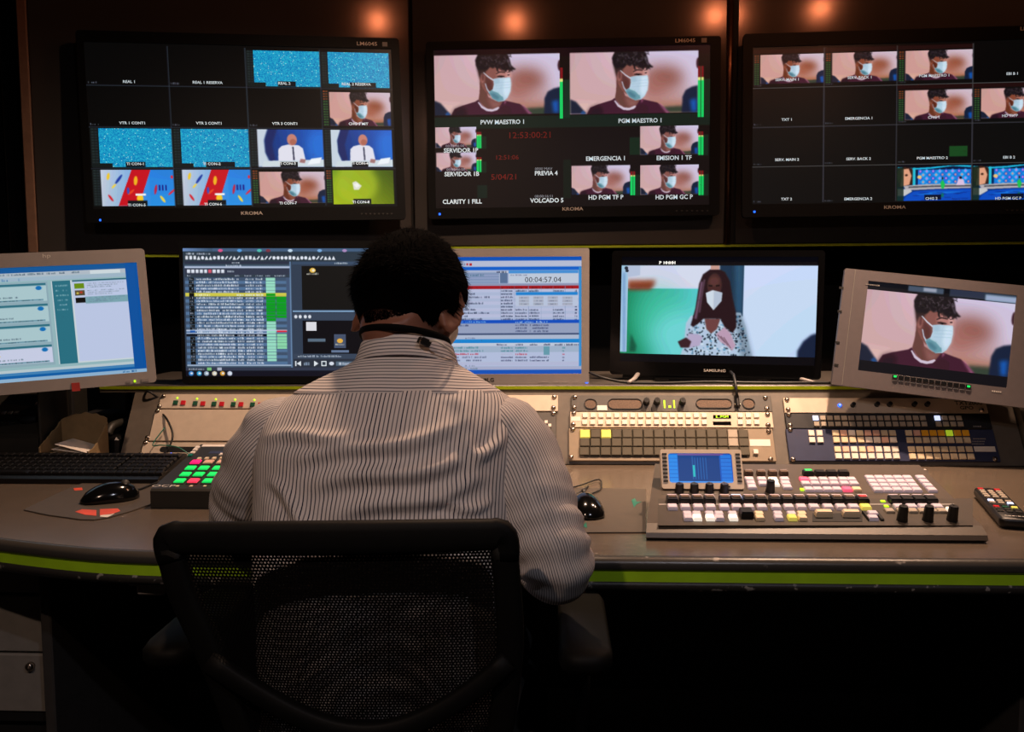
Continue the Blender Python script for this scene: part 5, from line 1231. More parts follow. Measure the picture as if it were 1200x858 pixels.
for x in (208, 224, 240): link('small_button', keycap(.006, .006, .002, 'cream'), kp, kpt(x, 570.2), KR)
tx = text('OCP', .0165, M['logow'], kp, kpt(191.5, 569.8, .0006), Matrix((Vector((1, 0, 0)), KD, KN)).transposed().to_euler(), name='lettering', sx=1.5)
# remote control
rp0 = at_z(1148, 571.5, DZ+.015); rp1 = at_z(1189, 617, DZ+.015); ctr = (rp0+rp1)/2; dv = rp1-rp0; L_ = math.hypot(dv.x, dv.y); rz_ = math.atan2(dv.y, dv.x)+R(90)
rc = thing('remote_control', 'black television remote control lying at the right end of the desk', 'remote control', (ctr.x+.01, ctr.y, DZ+.0005), (0, 0, rz_))
L_ = min(L_, .27)
ol = rrect(.054, L_, .012, 5)
mb = MB(); mb.loft([[(x*.86, y*.97, 0) for x, y in ol], [(x, y, .008) for x, y in ol], [(x, y, .016) for x, y in ol], [(x*.93, y*.985, .020) for x, y in ol]]); mb.build('case', M['blackp'], rc, True)
RKR = (R(-90), 0, 0)
RKM = Matrix((Vector((1, 0, 0)), Vector((0, 0, -1)), Vector((0, 1, 0)))).transposed().to_euler()
for r_ in range(13):
    for k in range(3):
        y = L_*.44-r_*L_*.066; mt_ = 'dgrey'
        if r_ == 0: mt_ = 'redkey' if k != 1 else 'blackp'
        elif 1 <= r_ <= 4: mt_ = 'greykey'
        elif r_ == 9: mt_ = ('redkey', 'greenkey', 'yellowkey')[k]
        elif r_ in (6, 7): mt_ = 'litblue' if (k+r_) % 3 == 0 else 'greykey'
        if r_ < 12: link('button', keycap(.0105, .010, .003, mt_), rc, ((k-1)*.0155, y, .0195), RKM)
dashes(rc, (0, 0, 0), .03, .004, 'logow', 5); o_ = rc.children[-1]; o_.rotation_euler = RKM; o_.location = (0, -L_*.42, .0206)

# ------------------------------------------------------------------ things on the dark left part of the desk
dk = thing('deck_controller', 'dark grey deck controller with a black jog wheel at the left edge of the desk', 'control deck', (-1.455, 2.10, DZ+.0005), (0, 0, R(4)))
mb = MB(); pr = [(0, 0), (0, .075), (.012, .085), (.20, .165), (.26, .165), (.26, 0)]; mb.loft([[(x, y, z) for y, z in pr] for x in (-.2, .135)]); mb.build('case', M['dgrey'], dk)
DKD = Vector((0, .188, .08)).normalized(); DKN = Vector((0, -DKD.z, DKD.y)); DKR = Matrix((Vector((1, 0, 0)), -DKN, DKD)).transposed().to_euler()
def dpt(x, v, h=0): p = Vector((0, .012, .085))+DKD*v+DKN*h; return (x, p.y, p.z)
mb = MB().lathe([(0, 0), (.036, 0), (.036, .010), (.030, .016), (.012, .013), (0, .013)], 28, (0, 0, 0), 'y'); mb.build('jog_wheel', M['blackm'], dk, True, loc=dpt(.075, .085), rot=DKR)
for k in range(5): link('button', keycap(.010, .012, .004, 'greykey'), dk, dpt(-.045+k*.017, .105), DKR)
for k in range(7): link('button', keycap(.010, .009, .004, 'dgrey'), dk, dpt(-.06+k*.017, .055), DKR)
link('button', keycap(.012, .012, .004, 'redkey'), dk, dpt(-.05, .07), DKR)
for k in range(3): link('button', keycap(.008, .010, .004, 'white'), dk, dpt(.055+k*.018, .155), DKR)
MB().box((-.01, -.001, .045), (.055, .002, .02)).build('paper_label', M['paper'], dk)
MB().box((.139, .13, .10), (.006, .26, .20), .002).build('side_rail', M['dgrey'], dk)
# torn cardboard tray with papers
bx_ = thing('cardboard_tray', 'torn open cardboard box holding loose papers, under the far left monitor', 'box', (-1.243, 2.088, DZ+.0005), (0, 0, R(2))); bx_.scale = (.82, .9, .9)
MB().box((0, .06, .012), (.15, .12, .024)).build('bottom', M['blackm'], bx_)
rnd = random.Random(3)
def torn(x0, x1, y, z0, f, name, depthwise=False):
    n = 14; mb = MB(); topz = [f(i/(n-1))+rnd.uniform(-.003, .003) for i in range(n)]
    for sgn in (0, 1): pass
    ring0 = []; 
    for i in range(n-1):
        xa, xb = x0+(x1-x0)*i/(n-1), x0+(x1-x0)*(i+1)/(n-1)
        pa = ((xa, y-.002, z0), (xb, y-.002, z0), (xb, y-.002, topz[i+1]), (xa, y-.002, topz[i])); pb = ((xa, y+.002, z0), (xb, y+.002, z0), (xb, y+.002, topz[i+1]), (xa, y+.002, topz[i]))
        if depthwise: pa = tuple((p[1], p[0], p[2]) for p in pa); pb = tuple((p[1], p[0], p[2]) for p in pb)
        mb.loft([pa, pb])
    return mb.build(name, M['cardboard'], bx_)
torn(-.075, .075, .12, .02, lambda u: .125+.02*math.sin(u*3), 'back_wall'); torn(-.075, .075, 0, .0, lambda u: .045, 'front_wall')
torn(0, .12, -.075, .0, lambda u: .06+.06*u, 'side_wall', True); torn(0, .12, .075, .0, lambda u: .05+.07*u*u, 'side_wall', True)
for k, a in enumerate((.0, .12, .25)):
    MB().box((.01*k, .065, .040+k*.007), (.115, .10, .0012), 0, Matrix.Rotation(a, 3, 'Y')).build('paper_sheet', M['paper'], None, loc=None).parent = bx_
# black boxes behind : power supply, intercom base
ps = thing('power_supply', 'black power supply box beside the left equipment bay', 'power supply', (-1.26, 2.38, DZ+.0005), (0, 0, R(8)))
MB().box((0, 0, .055), (.15, .12, .11), .006).build('case', M['blackm'], ps); MB().box((.02, -.062, .06), (.05, .006, .03), .001).build('socket', M['blackp'], ps)
MB().cyl((.04, 0, .11), (.04, 0, .17), .012, .009, 12).build('plug', M['blackp'], ps)
ic = thing('intercom_handset', 'black intercom handset cradle left of the beige blank panel', 'intercom', (-1.20, 2.25, DZ+.0005), (0, 0, R(-8)))
MB().box((0, .02, .03), (.07, .10, .06), .008).build('cradle', M['blackp'], ic); mb = MB().tube(cat_curve([(0, -.02, .066), (0, .0, .085), (0, .05, .088), (0, .075, .07)], 5), .012, 10); mb.build('handset', M['dgrey'], ic, True)
cable([(-1.08, 2.27, .88), (-1.03, 2.215, .86), (-1.0, 2.18, .82), (-1.01, 2.15, .78), (-1.04, 2.12, DZ+.004), (-1.10, 2.10, DZ+.004)], .0028, 'black cable hanging down in front of the beige blank panel')
cable([(-1.13, 2.30, .91), (-1.10, 2.26, .93), (-1.06, 2.29, .90), (-1.02, 2.33, .93), (-.98, 2.36, .95)], .003, 'black cable arching between the far left monitor and the shelf')
cable([(-1.03, 2.20, .84), (-1.05, 2.17, .80), (-1.02, 2.16, .80), (-.97, 2.15, .795), (-.93, 2.15, .765)], .0016, 'thin green earth wire over the left bay screws', mt='teal')
# right end, behind the side cheek
ck = MB(); pr = [(2.10, DZ+.001), (2.17, DZ+.05), (2.27, .945), (2.45, .945), (2.45, DZ+.001)]
ck.loft([[(x, y, z) for y, z in pr] for x in (1.195, 1.235)]); D(ck, 'end_cheek', 'console')
cn = thing('teal_canister', 'teal green canister standing at the right edge behind the equipment bay', 'canister', (1.345, 2.225, DZ+.0005))
MB().lathe([(0, 0), (.040, 0), (.042, .01), (.042, .19), (.030, .205), (0, .207)], 24).build('body', M['teal'], cn, True); MB().lathe([(0, .205), (.025, .205), (.025, .228), (0, .229)], 20).build('cap', M['blackp'], cn, True)
cc = thing('white_carton', 'small white and red carton beside the teal canister', 'carton', (1.275, 2.215, DZ+.0005), (0, 0, R(-20)))
MB().box((0, 0, .09), (.045, .04, .18), .002).build('body', M['paper'], cc); MB().box((0, -.0206, .165), (.045, .001, .028)).build('red_band', M['tape'], cc); MB().box((0, -.0206, .05), (.045, .001, .02)).build('red_band', M['tape'], cc)
# black clip between shelf and audio unit
cl = thing('cable_clip', 'black plug hanging over the audio monitor panel below the television', 'plug', (0, 0, 0))
p = on_plane(863, 474, RA, RN); cl.location = (p.x, p.y-.008, p.z)
mb = MB().box((0, 0, .01), (.010, .012, .036), .003, Matrix.Rotation(-SANG, 3, 'X')); mb.build('plug_body', M['blackp'], cl); MB().box((0, -.001, .0), (.015, .010, .008), .001).build('plug_collar', M['screw'], cl); MB().tube([(0, 0, .02), (0, .025, .055), (0, .05, .075), (0, .09, .079)], .004, 8).build('plug_cord', M['cable'], cl, True); MB().box((0, .0, -.022), (.006, .008, .024), .002, Matrix.Rotation(-SANG, 3, 'X')).build('plug_tip', M['dgrey'], cl)
cable([(.10, 2.33, .975), (.14, 2.30, .962), (.20, 2.31, .950), (.30, 2.30, .949), (.42, 2.29, .953), (.56, 2.285, .951), (.78, 2.30, .950)], .004, 'black cable lying along the shelf below the television')

# ------------------------------------------------------------------ office chair (seen from behind)
ch = thing('office_chair', 'black office chair with mesh back, turned away, the operator sitting in it', 'chair', (-.25, 1.25, 0))
def CH(mb, name, mt, smooth=True, **k):
    o = mb.build(name, M[mt], ch, smooth, **k); o.location = (.25, -1.25, 0); return o
# side rails as world curves (left, right), top to bottom
def rail(l): return cat_curve(l, 6)
def PY(px, py, y): return at_y(px, py, y)
Lr = rail([PY(197, 630, 1.03), PY(213, 690, 1.033), PY(238, 745, 1.037), PY(262, 800, 1.042), PY(282, 855, 1.047), PY(300, 905, 1.05)])
Rr = rail([PY(589, 626, 1.042), PY(595, 690, 1.045), PY(598, 745, 1.049), PY(594, 800, 1.054), PY(586, 855, 1.059), PY(572, 905, 1.062)])
NRL = len(Lr)
def back_pt(u, v, out=0.):
    f = v*(NRL-1); i = min(int(f), NRL-2); q_ = f-i
    a = Lr[i].lerp(Lr[i+1], q_); b = Rr[i].lerp(Rr[i+1], q_); p = a.lerp(b, u)
    p = p + Vector((0, -1, 0))*(.008*math.sin(math.pi*u)) # wraps round the sitter
    return p + Vector((0, -1, .1))*out
# frame : top bar (broad), side rails, U brace, lower bar
def ribbon(pts, wid, th, n=10):
    # rounded bar following pts; wid across (in plane), th depth
    mb = MB(); rings = []
    for i, p in enumerate(pts):
        t = (pts[min(i+1, len(pts)-1)]-pts[max(i-1, 0)]).normalized(); nrm = Vector((0, -1, .1)).normalized(); s_ = t.cross(nrm).normalized(); nrm = s_.cross(t)
        w_ = wid[i] if isinstance(wid, list) else wid
        rings.append([p + s_*(w_/2*math.copysign(abs(math.cos(a))**.6, math.cos(a))) + nrm*(th/2*math.copysign(abs(math.sin(a))**.6, math.sin(a))) for a in [2*math.pi*j/n for j in range(n)]])
    return mb.loft(rings)
topc = [back_pt(u, 0.0) for u in lsp(.03, .97, 24)]
arc = lambda a, b, c: [((1-t)**2)*a+2*t*(1-t)*b+t*t*c for t in lsp(0, 1, 7)]
TL = back_pt(.0, .10); TR = back_pt(1., .10)
loop = arc(TL, back_pt(0, 0)+Vector((-.006, 0, .008)), topc[0])[:-1] + topc + arc(topc[-1], back_pt(1, 0)+Vector((.006, 0, .008)), TR)[1:]
loop = [p+Vector((0, 0, .0)) for p in loop]
CH(ribbon(loop, [.036+.007*math.sin(math.pi*i/(len(loop)-1)) for i in range(len(loop))], .026, 14), 'top_frame', 'chairp')
CH(ribbon([back_pt(0, v) for v in lsp(.05, 1, 18)], .035, .0258, 14), 'side_rail', 'chairp'); CH(ribbon([back_pt(1, v) for v in lsp(.05, 1, 18)], .035, .0258, 14), 'side_rail', 'chairp')
U_ = [back_pt(u, .47+.31*math.sin(math.pi*min(1, max(0, u*.98+.01)))**.8, .012) for u in lsp(.0, 1., 28)]
CH(ribbon(U_, .026, .022, 12), 'lumbar_brace', 'chairp')
CH(ribbon([back_pt(u, 1.) for u in lsp(0, 1, 12)], .04, .024, 12), 'bottom_frame', 'chairp')
# knitted mesh with open holes : staggered diamond openings
nu, nv = 84, 88; mb = MB(); vid = {}
def gv(i, j, du=0., dv=0.):
    k = (i, j, du, dv)
    if k not in vid: p = back_pt(.03+.94*(i+du)/nu, .035+.945*(j+dv)/nv); vid[k] = len(mb.v); mb.v.append(tuple(p))
    return vid[k]
hs = .33
for j in range(nv):
    o_ = .5*(j % 2)
    for i in range(nu-1):
        a, b, c, d = gv(i, j, o_), gv(i+1, j, o_), gv(i+1, j+1, o_), gv(i, j+1, o_)
        h0, h1, h2, h3 = gv(i, j, o_+.5, .5-hs), gv(i, j, o_+.5+hs, .5), gv(i, j, o_+.5, .5+hs), gv(i, j, o_+.5-hs, .5)
        mb.f += [(a, b, h1, h0), (b, c, h2, h1), (c, d, h3, h2), (d, a, h0, h3)]
o_ = CH(mb, 'mesh_back', 'mesh', False); o_['kind'] = 'stuff'
# seat, spine, arms, gas lift, star base
seat_c = Vector((-.25, 1.36, .47))
mb = MB(); ol = rrect(.48, .46, .11, 6); mb.loft([[(x*.94-.25, y*.94+1.36, .425) for x, y in ol], [(x-.25, y+1.36, .445) for x, y in ol], [(x-.25, y+1.36, .475) for x, y in ol], [(x*.9-.25, y*.9+1.36, .492) for x, y in ol]]); CH(mb, 'seat', 'fabric')
mb = MB().box((-.25, 1.36, .415), (.22, .26, .03), .006); mb.tube(cat_curve([(-.25, 1.26, .41), (-.25, 1.13, .42), (-.25, 1.105, .52), (-.25, 1.115, .60)], 6), .022, 10, flat=.6); CH(mb, 'spine', 'chairp')
for sx, px_ in ((-1, -.545), (1, .045)):
    mb = MB().tube(cat_curve([(-.25+sx*.14, 1.33, .42), (-.25+sx*.27, 1.33, .44), (px_, 1.33, .50), (px_, 1.32, .668)], 6), .018, 10, flat=.7); CH(mb, 'arm_support', 'chairp')
    mb = MB(); ol = rrect(.075, .27, .03, 5); mb.loft([[(x*.9+px_, y*.96+1.26, .665) for x, y in ol], [(x+px_, y+1.26, .675) for x, y in ol], [(x+px_, y+1.26, .686) for x, y in ol], [(x*.85+px_, y*.93+1.26, .695) for x, y in ol]]); CH(mb, 'arm_pad', 'chairp')
mb = MB().cyl((-.25, 1.36, .10), (-.25, 1.36, .25), .028, None, 16); mb.cyl((-.25, 1.36, .25), (-.25, 1.36, .41), .016, None, 16); CH(mb, 'gas_lift', 'chairp')
for k in range(5):
    a = R(72*k+20); e = Vector((-.25+.30*math.cos(a), 1.36+.30*math.sin(a), .075))
    CH(MB().tube([(-.25, 1.36, .115), (-.25+.15*math.cos(a), 1.36+.15*math.sin(a), .105), e], [.03, .026, .018], 10, flat=.7), 'base_leg', 'chairp')
    mb = MB().lathe([(0, -.022), (.026, -.022), (.028, -.01), (.028, .01), (.026, .022), (0, .022)], 18, (e.x, e.y, .0285), 'x'); CH(mb, 'caster', 'blackp')

# ------------------------------------------------------------------ the operator
CXP = -.243
man = thing('person', 'dark-haired person from behind in a pinstriped shirt, seated at the desk, head bowed', 'person', (CXP, 1.3, 0))
def PP(o): o.parent = man; o.location = (-CXP, -1.3, 0); return o
def ell_ring(c, a, bf, bb, n=64, tilt=0., p=2.3, phase=0.):
    # superellipse ring ; bb = half depth towards the camera (-y), bf = forwards
    out = []
    for j in range(n):
        t = 2*math.pi*j/n+math.pi/2  # start at front centre
        ct, st = math.cos(t), math.sin(t); x = a*math.copysign(abs(ct)**(2/p), ct); y = (bf if st > 0 else bb)*math.copysign(abs(st)**(2/p), st)
        out.append(Vector((c[0]+x, c[1]+y*math.cos(tilt), c[2]+y*math.sin(tilt))))
    return out
# torso stations: z, y centre, half width, front depth, back depth, tilt (back edge lower/higher), x shift
ST = [(.46, 1.215, .180, .12, .115, .0, .0), (.54, 1.205, .182, .125, .12, .0, .0), (.62, 1.200, .184, .125, .122, .0, .0), (.70, 1.200, .186, .125, .122, .0, .0), (.78, 1.208, .190, .125, .122, .0, .0),
      (.85, 1.220, .194, .122, .122, .0, .0), (.91, 1.232, .199, .118, .120, .0, .002), (.965, 1.246, .202, .112, .114, .0, .004), (1.000, 1.258, .196, .105, .104, .0, .006), (1.024, 1.270, .176, .098, .092, -.05, .008),
      (1.043, 1.282, .146, .090, .082, -.10, .010), (1.060, 1.294, .112, .082, .072, -.2, .013), (1.073, 1.305, .084, .074, .064, -.3, .016), (1.083, 1.313, .070, .068, .060, -.36, .018)]
def interp(ST, n):
    Zs = lsp(0, len(ST)-1, n); A = np.array(ST); out = []
    for f in Zs:
        i = min(int(f), len(ST)-2); q_ = f-i; p0, p1, p2, p3 = A[max(i-1, 0)], A[i], A[i+1], A[min(i+2, len(ST)-1)]
        out.append(.5*((2*p1)+(p2-p0)*q_+(2*p0-5*p1+4*p2-p3)*q_**2+(3*p1-p0-3*p2+p3)*q_**3))
    return out
def torso_rings(grow=0., n=96, N=64):
    return [ell_ring((CXP+s[6], s[1], s[0]), s[2]+grow, s[3]+grow, s[4]+grow, N, s[5]) for s in interp(ST, n)]
SHL = Vector((-.402, 1.262, .966)); SHR = Vector((-.078, 1.255, .966))
LARM = [SHL, Vector((-.437, 1.275, .925)), Vector((-.467, 1.30, .880)), Vector((-.492, 1.33, .835)), Vector((-.500, 1.375, .808)), Vector((-.465, 1.45, .803)), Vector((-.425, 1.53, .800)), Vector((-.395, 1.60, .797))]
LRAD = [.070, .069, .064, .057, .052, .047, .039, .031]
RARM = [SHR, Vector((-.047, 1.235, .920)), Vector((-.023, 1.205, .868)), Vector((-.001, 1.185, .822)), Vector((.002, 1.205, .792)), Vector((-.022, 1.275, .790)), Vector((-.075, 1.36, .800)), Vector((-.125, 1.44, .803))]
RRAD = [.071, .069, .061, .055, .052, .047, .038, .031]

# body (head, neck, trunk, arms, hands, legs) fused into one continuous skin
HC = Vector((-.230, 1.356, 1.170)); HYAW = R(-19); HPIT = R(36)
HROT = Matrix.Rotation(HYAW, 3, 'Z') @ Matrix.Rotation(-HPIT, 3, 'X')   # face local +y, nodding forwards
def head_pt(d, grow=0.):
    x, y, z = d
    r = Vector((x*.079, y*.096, z*.112))
    if z < -.1:   # jaw narrows, back of the head tucks in
        k = (-z-.1)/.9; r.x *= 1-.30*k; r.y *= (1-.12*k if y > 0 else 1-.42*k)
    if y > .5 and -.55 < z < .25: r.y += .010*math.exp(-((x/.16)**2))*math.exp(-((z+.18)/.22)**2)*2.2   # nose
    if y > .4: r.y -= .006*math.exp(-(((abs(x)-.38)/.16)**2))*math.exp(-((z-.04)/.10)**2)               # eye sockets
    if y > .4: r.y += .004*math.exp(-((z+.52)/.07)**2)*math.exp(-(x/.3)**2)                              # lips
    if y > .4: r.y += .006*math.exp(-((z+.82)/.12)**2)*math.exp(-(x/.3)**2)                              # chin
    r += Vector(d)*grow
    return HC + HROT @ r
def sph(n, m):
    return [[Vector((math.sin(math.pi*i/m)*math.cos(2*math.pi*j/n), math.sin(math.pi*i/m)*math.sin(2*math.pi*j/n), -math.cos(math.pi*i/m))) for j in range(n)] for i in range(1, m)]
bod = MB()
bod.loft([[head_pt(d) for d in r] for r in sph(40, 30)])
for sx in (-1, 1):   # ears: outer helix disc and lobe
    e = HC + HROT @ Vector((sx*.083, -.004, -.014)); ax = HROT @ Vector((sx*.85, -.5, 0)).normalized()
    up = HROT @ Vector((0, -.12, 1)).normalized(); sd = up.cross(ax).normalized()
    rings = []
    for dd, k in ((-.010, .75), (.0, 1.), (.006, .98), (.006, .72), (.002, .55)):
        rings.append([e+ax*dd+up*(.037*k*math.sin(a)-(.004 if math.sin(a) < 0 else 0))+sd*(.021*k*math.cos(a)) for a in [2*math.pi*j/20 for j in range(20)]])
    bod.loft(rings)
NB = Vector((CXP+.016, 1.320, 1.07)); NT = HC + HROT @ Vector((0, -.028, -.045))
bod.tube([NB-Vector((0, .0, .05)), NB, NB.lerp(NT, .5), NT], [.060, .056, .055, .055], 20)
bod.loft(torso_rings(-.010, 40, 32))
bod.tube(LARM, [r-.012 for r in LRAD], 16); bod.tube(RARM, [r-.012 for r in RRAD], 16)
def hand(w, d, side, curl=.35):
    """palm and five fingers; w wrist, d pointing direction, side=+1 thumb towards +x"""
    d = Vector(d).normalized(); up = Vector((0, 0, 1)); s = d.cross(up).normalized(); up = s.cross(d)
    pc = w + d*.045; rings = []
    for k, (t_, ww, hh) in enumerate(((-.01, .027, .020), (.02, .034, .018), (.055, .041, .015), (.085, .040, .012))):
        rings.append([w+d*t_+s*(ww*math.cos(a))+up*(hh*math.sin(a)) for a in [2*math.pi*j/16 for j in range(16)]])
    bod.loft(rings)
    for k, (o_, L_) in enumerate(((-.030, .070), (-.010, .082), (.011, .076), (.030, .058))):
        b0 = w+d*.078+s*(o_*-side*-1); p = [b0]
        ang = 0
        for q_, fr in enumerate((.45, .32, .23)):
            ang += curl*(1 if q_ else .5); p.append(p[-1]+(d*math.cos(ang)-up*math.sin(ang))*L_*fr)
        bod.tube(p, [.0092, .0088, .0080, .0066], 10)
    b0 = w+d*.022-s*(.028*side); dd = (d*.8-s*(.62*side)-up*.25).normalized()
    bod.tube([b0, b0+dd*.035, b0+(dd+d*.3).normalized()*.064], [.013, .0105, .008], 10)
hand(LARM[-1], (.18, 1, -.02), -1); hand(RARM[-1], (-.5, 1, -.03), 1)
legs = []
for sx in (-1, 1):
    hip = Vector((CXP+sx*.085, 1.20, .555)); knee = Vector((CXP+sx*.14, 1.64, .545)); ank = Vector((CXP+sx*.15, 1.72, .105)); toe = Vector((CXP+sx*.17, 1.93, .045))
    legs.append((hip, knee, ank, toe)); bod.tube([hip, hip.lerp(knee, .5), knee, knee.lerp(ank, .35), ank], [.080, .074, .056, .053, .036], 16)
    bod.tube([ank+Vector((0, -.04, -.055)), ank+Vector((0, .06, -.05)), toe], [.036, .036, .026], 12)
def fuse(mb, voxel, smooth_it, name, material):
    me = mb.mesh(name+'_raw'); o = bpy.data.objects.new(name+'_raw', me); C.objects.link(o)
    r = o.modifiers.new('r', 'REMESH'); r.mode = 'VOXEL'; r.voxel_size = voxel; r.use_smooth_shade = True
    s = o.modifiers.new('s', 'SMOOTH'); s.factor = .5; s.iterations = smooth_it
    dg = bpy.context.evaluated_depsgraph_get(); m2 = bpy.data.meshes.new_from_object(o.evaluated_get(dg))
    bpy.data.objects.remove(o); bpy.data.meshes.remove(me); m2.name = name; m2.materials.clear(); m2.materials.append(material)
    m2.polygons.foreach_set('use_smooth', [True]*len(m2.polygons)); return m2
PP(link('body', fuse(bod, .0055, 3, 'body', M['skin'])))
# trousers and shoes
mb = MB(); mb.loft([ell_ring((CXP, 1.21, z), a, .13, .125, 32) for z, a in ((.485, .16), (.50, .175), (.53, .180), (.56, .176), (.575, .170))])
for hip, knee, ank, toe in legs: mb.tube([hip, hip.lerp(knee, .5), knee, knee.lerp(ank, .35), ank], [.098, .088, .071, .066, .056], 16)
PP(link('trousers', fuse(mb, .012, 4, 'trousers', M['trousers'])))
for hip, knee, ank, toe in legs:
    sx_ = ank.x
    mb = MB(); mb.loft([[(sx_+.045*k*math.cos(a)*w_, y, max(.001, z+.034*k*math.sin(a))) for a in [2*math.pi*j/16 for j in range(16)]] for y, z, k, w_ in ((1.655, .036, .7, 1), (1.70, .045, 1.1, 1), (1.78, .042, 1.05, 1.05), (1.88, .036, .98, 1.1), (1.955, .028, .75, 1))])
    PP(mb.build('shoe', M['blackp'], None, True))

# shirt: striped cloth pieces with their own weave direction
def stripe_mat():
    m = bpy.data.materials.new('pinstripe_cotton'); m.use_nodes = True; nt = m.node_tree; p = nt.nodes['Principled BSDF']
    uv = nt.nodes.new('ShaderNodeUVMap'); uv.uv_map = 'weave'; sp = nt.nodes.new('ShaderNodeSeparateXYZ'); nt.links.new(uv.outputs[0], sp.inputs[0])
    def math_(op, a, b=None):
        n = nt.nodes.new('ShaderNodeMath'); n.operation = op
        for i, v in enumerate((a, b)):
            if v is None: continue
            if isinstance(v, (int, float)): n.inputs[i].default_value = v
            else: nt.links.new(v, n.inputs[i])
        return n.outputs[0]
    u = math_('MULTIPLY', sp.outputs[0], 1/.0060); fr = math_('FRACT', u); d = math_('ABSOLUTE', math_('SUBTRACT', fr, .5))
    rp = nt.nodes.new('ShaderNodeValToRGB'); e = rp.color_ramp.elements
    e[0].position = .10; e[0].color = (*lin('#1c2138'), 1); e[1].position = .19; e[1].color = (*lin('#d9cfca'), 1)
    nt.links.new(d, rp.inputs['Fac'])
    # every stripe slightly different in strength
    fl = math_('FLOOR', u); wn = nt.nodes.new('ShaderNodeTexWhiteNoise'); wn.noise_dimensions = '1D'; nt.links.new(fl, wn.inputs['W'])
    mx = nt.nodes.new('ShaderNodeMixRGB'); mx.blend_type = 'MIX'; mx.inputs['Color2'].default_value = (*lin('#d9cfca'), 1)
    nt.links.new(math_('MULTIPLY', wn.outputs['Value'], .30), mx.inputs['Fac']); nt.links.new(rp.outputs['Color'], mx.inputs['Color1'])
    nt.links.new(mx.outputs['Color'], p.inputs['Base Color']); p.inputs['Roughness'].default_value = .85; p.inputs['Specular IOR Level'].default_value = .15
    return m
STRIPE = stripe_mat()
def cloth(name, rings, ucoord, parent=man, closed=True, wr=None):
    n = len(rings[0]); k = len(rings)
    P = [[Vector(p) for p in r] for r in rings]
    if wr:
        Q = [[None]*n for _ in P]
        for i in range(k):
            for j in range(n):
                a = P[max(i-1, 0)][j]; b = P[min(i+1, k-1)][j]; c = P[i][(j-1) % n]; d = P[i][(j+1) % n]
                nr = (b-a).cross(d-c); nr = nr.normalized() if nr.length > 1e-9 else Vector((0, -1, 0))
                Q[i][j] = P[i][j] - nr*wr(P[i][j], i/(k-1), j/n)*WSIGN
        P = Q
    me = bpy.data.meshes.new(name); V = [tuple(p) for r in P for p in r]; Fs = []; uvs = []
    for i in range(k-1):
        for j in range(n if closed else n-1):
            j2 = (j+1) % n; Fs.append((i*n+j, i*n+j2, (i+1)*n+j2, (i+1)*n+j))
            uvs += [ucoord(i, j), ucoord(i, j+1), ucoord(i+1, j+1), ucoord(i+1, j)]
    me.from_pydata(V, [], Fs); me.update(); lay = me.uv_layers.new(name='weave')
    lay.data.foreach_set('uv', np.array([(u, 0) if not isinstance(u, tuple) else u for u in uvs], np.float32).ravel())
    me.materials.append(STRIPE); me.polygons.foreach_set('use_smooth', [True]*len(me.polygons))
    o = link(name, me, parent); o.location = (-CXP, -1.3, 0); o.modifiers.new('thick', 'SOLIDIFY').thickness = .0012
    return o
WSIGN = 1
def fold(p, a, b, wd, amp):
    # one soft crease along the segment a-b (in x, z)
    ax, az, bx, bz = *a, *b; dx, dz = bx-ax, bz-az; L = math.hypot(dx, dz); t = ((p.x-ax)*dx+(p.z-az)*dz)/(L*L)
    if t < -.15 or t > 1.15: return 0.
    dist = ((p.x-ax)*dz-(p.z-az)*dx)/L + .006*math.sin(t*7)
    wd = wd*.78; e = math.exp(-(dist/wd)**2)-.55*math.exp(-((dist-wd*1.6)/wd)**2)
    return amp*e*max(0, 1-abs(2*t-1)**3*.9)*(1 if -.0 <= t <= 1 else .3)
FOLDS = [((-.36, .955), (-.12, 1.005), .012, .0060), ((-.33, .925), (-.10, .965), .014, .0070), ((-.30, .885), (-.09, .935), .013, .0055), ((-.41, .98), (-.24, 1.00), .010, .004), ((-.14, 1.04), (-.10, .955), .010, .0050), ((-.07, 1.0), (-.115, .93), .011, .0055), ((-.22, .84), (-.09, .875), .016, .005), ((-.40, .93), (-.30, .86), .012, .0045), ((-.38, .84), (-.25, .82), .014, .003), ((-.17, .90), (-.08, .90), .009, .004)]
def wr_torso(p, v, u):
    h = .0
    if p.y < 1.30: h = 1.7*sum(fold(p, *f) for f in FOLDS)
    return h + .0030*noise.noise(Vector((p.x*9, p.y*6, p.z*16))) + .0016*noise.noise(Vector((p.x*30, p.y*20, p.z*22)))
rings = torso_rings(.0, 150, 128); N_ = 128
split = next(i for i, r in enumerate(rings) if sum(p.z for p in r)/len(r) > 1.040)
ARC = []
for r in rings:
    cum = [0.]
    for j in range(N_): cum.append(cum[-1]+(r[(j+1) % N_]-r[j]).length)
    ARC.append([c_-cum[N_//2] for c_ in cum])
def ux(i, j):
    j = j if j < N_ else N_
    # arc length from the middle of the back, so that stripes keep their spacing
    return (ARC[i][j], 0)
cloth('shirt_body', rings[:split+1], ux, wr=wr_torso)
def uy(i, j): # yoke : stripes run across
    return (i*.0024+.0, 0)
yr = [[p+(p-Vector((CXP+.01, p.y, p.z-.06))).normalized()*.0025 for p in r] for r in rings[split-2:]]
L0 = 0; acc = [0.]
for i in range(1, len(yr)): acc.append(acc[-1]+(yr[i][64]-yr[i-1][64]).length)
cloth('shirt_yoke', yr, lambda i, j: (acc[i], 0), wr=lambda p, v, u: .0022*noise.noise(Vector((p.x*14, p.y*14, p.z*14))))
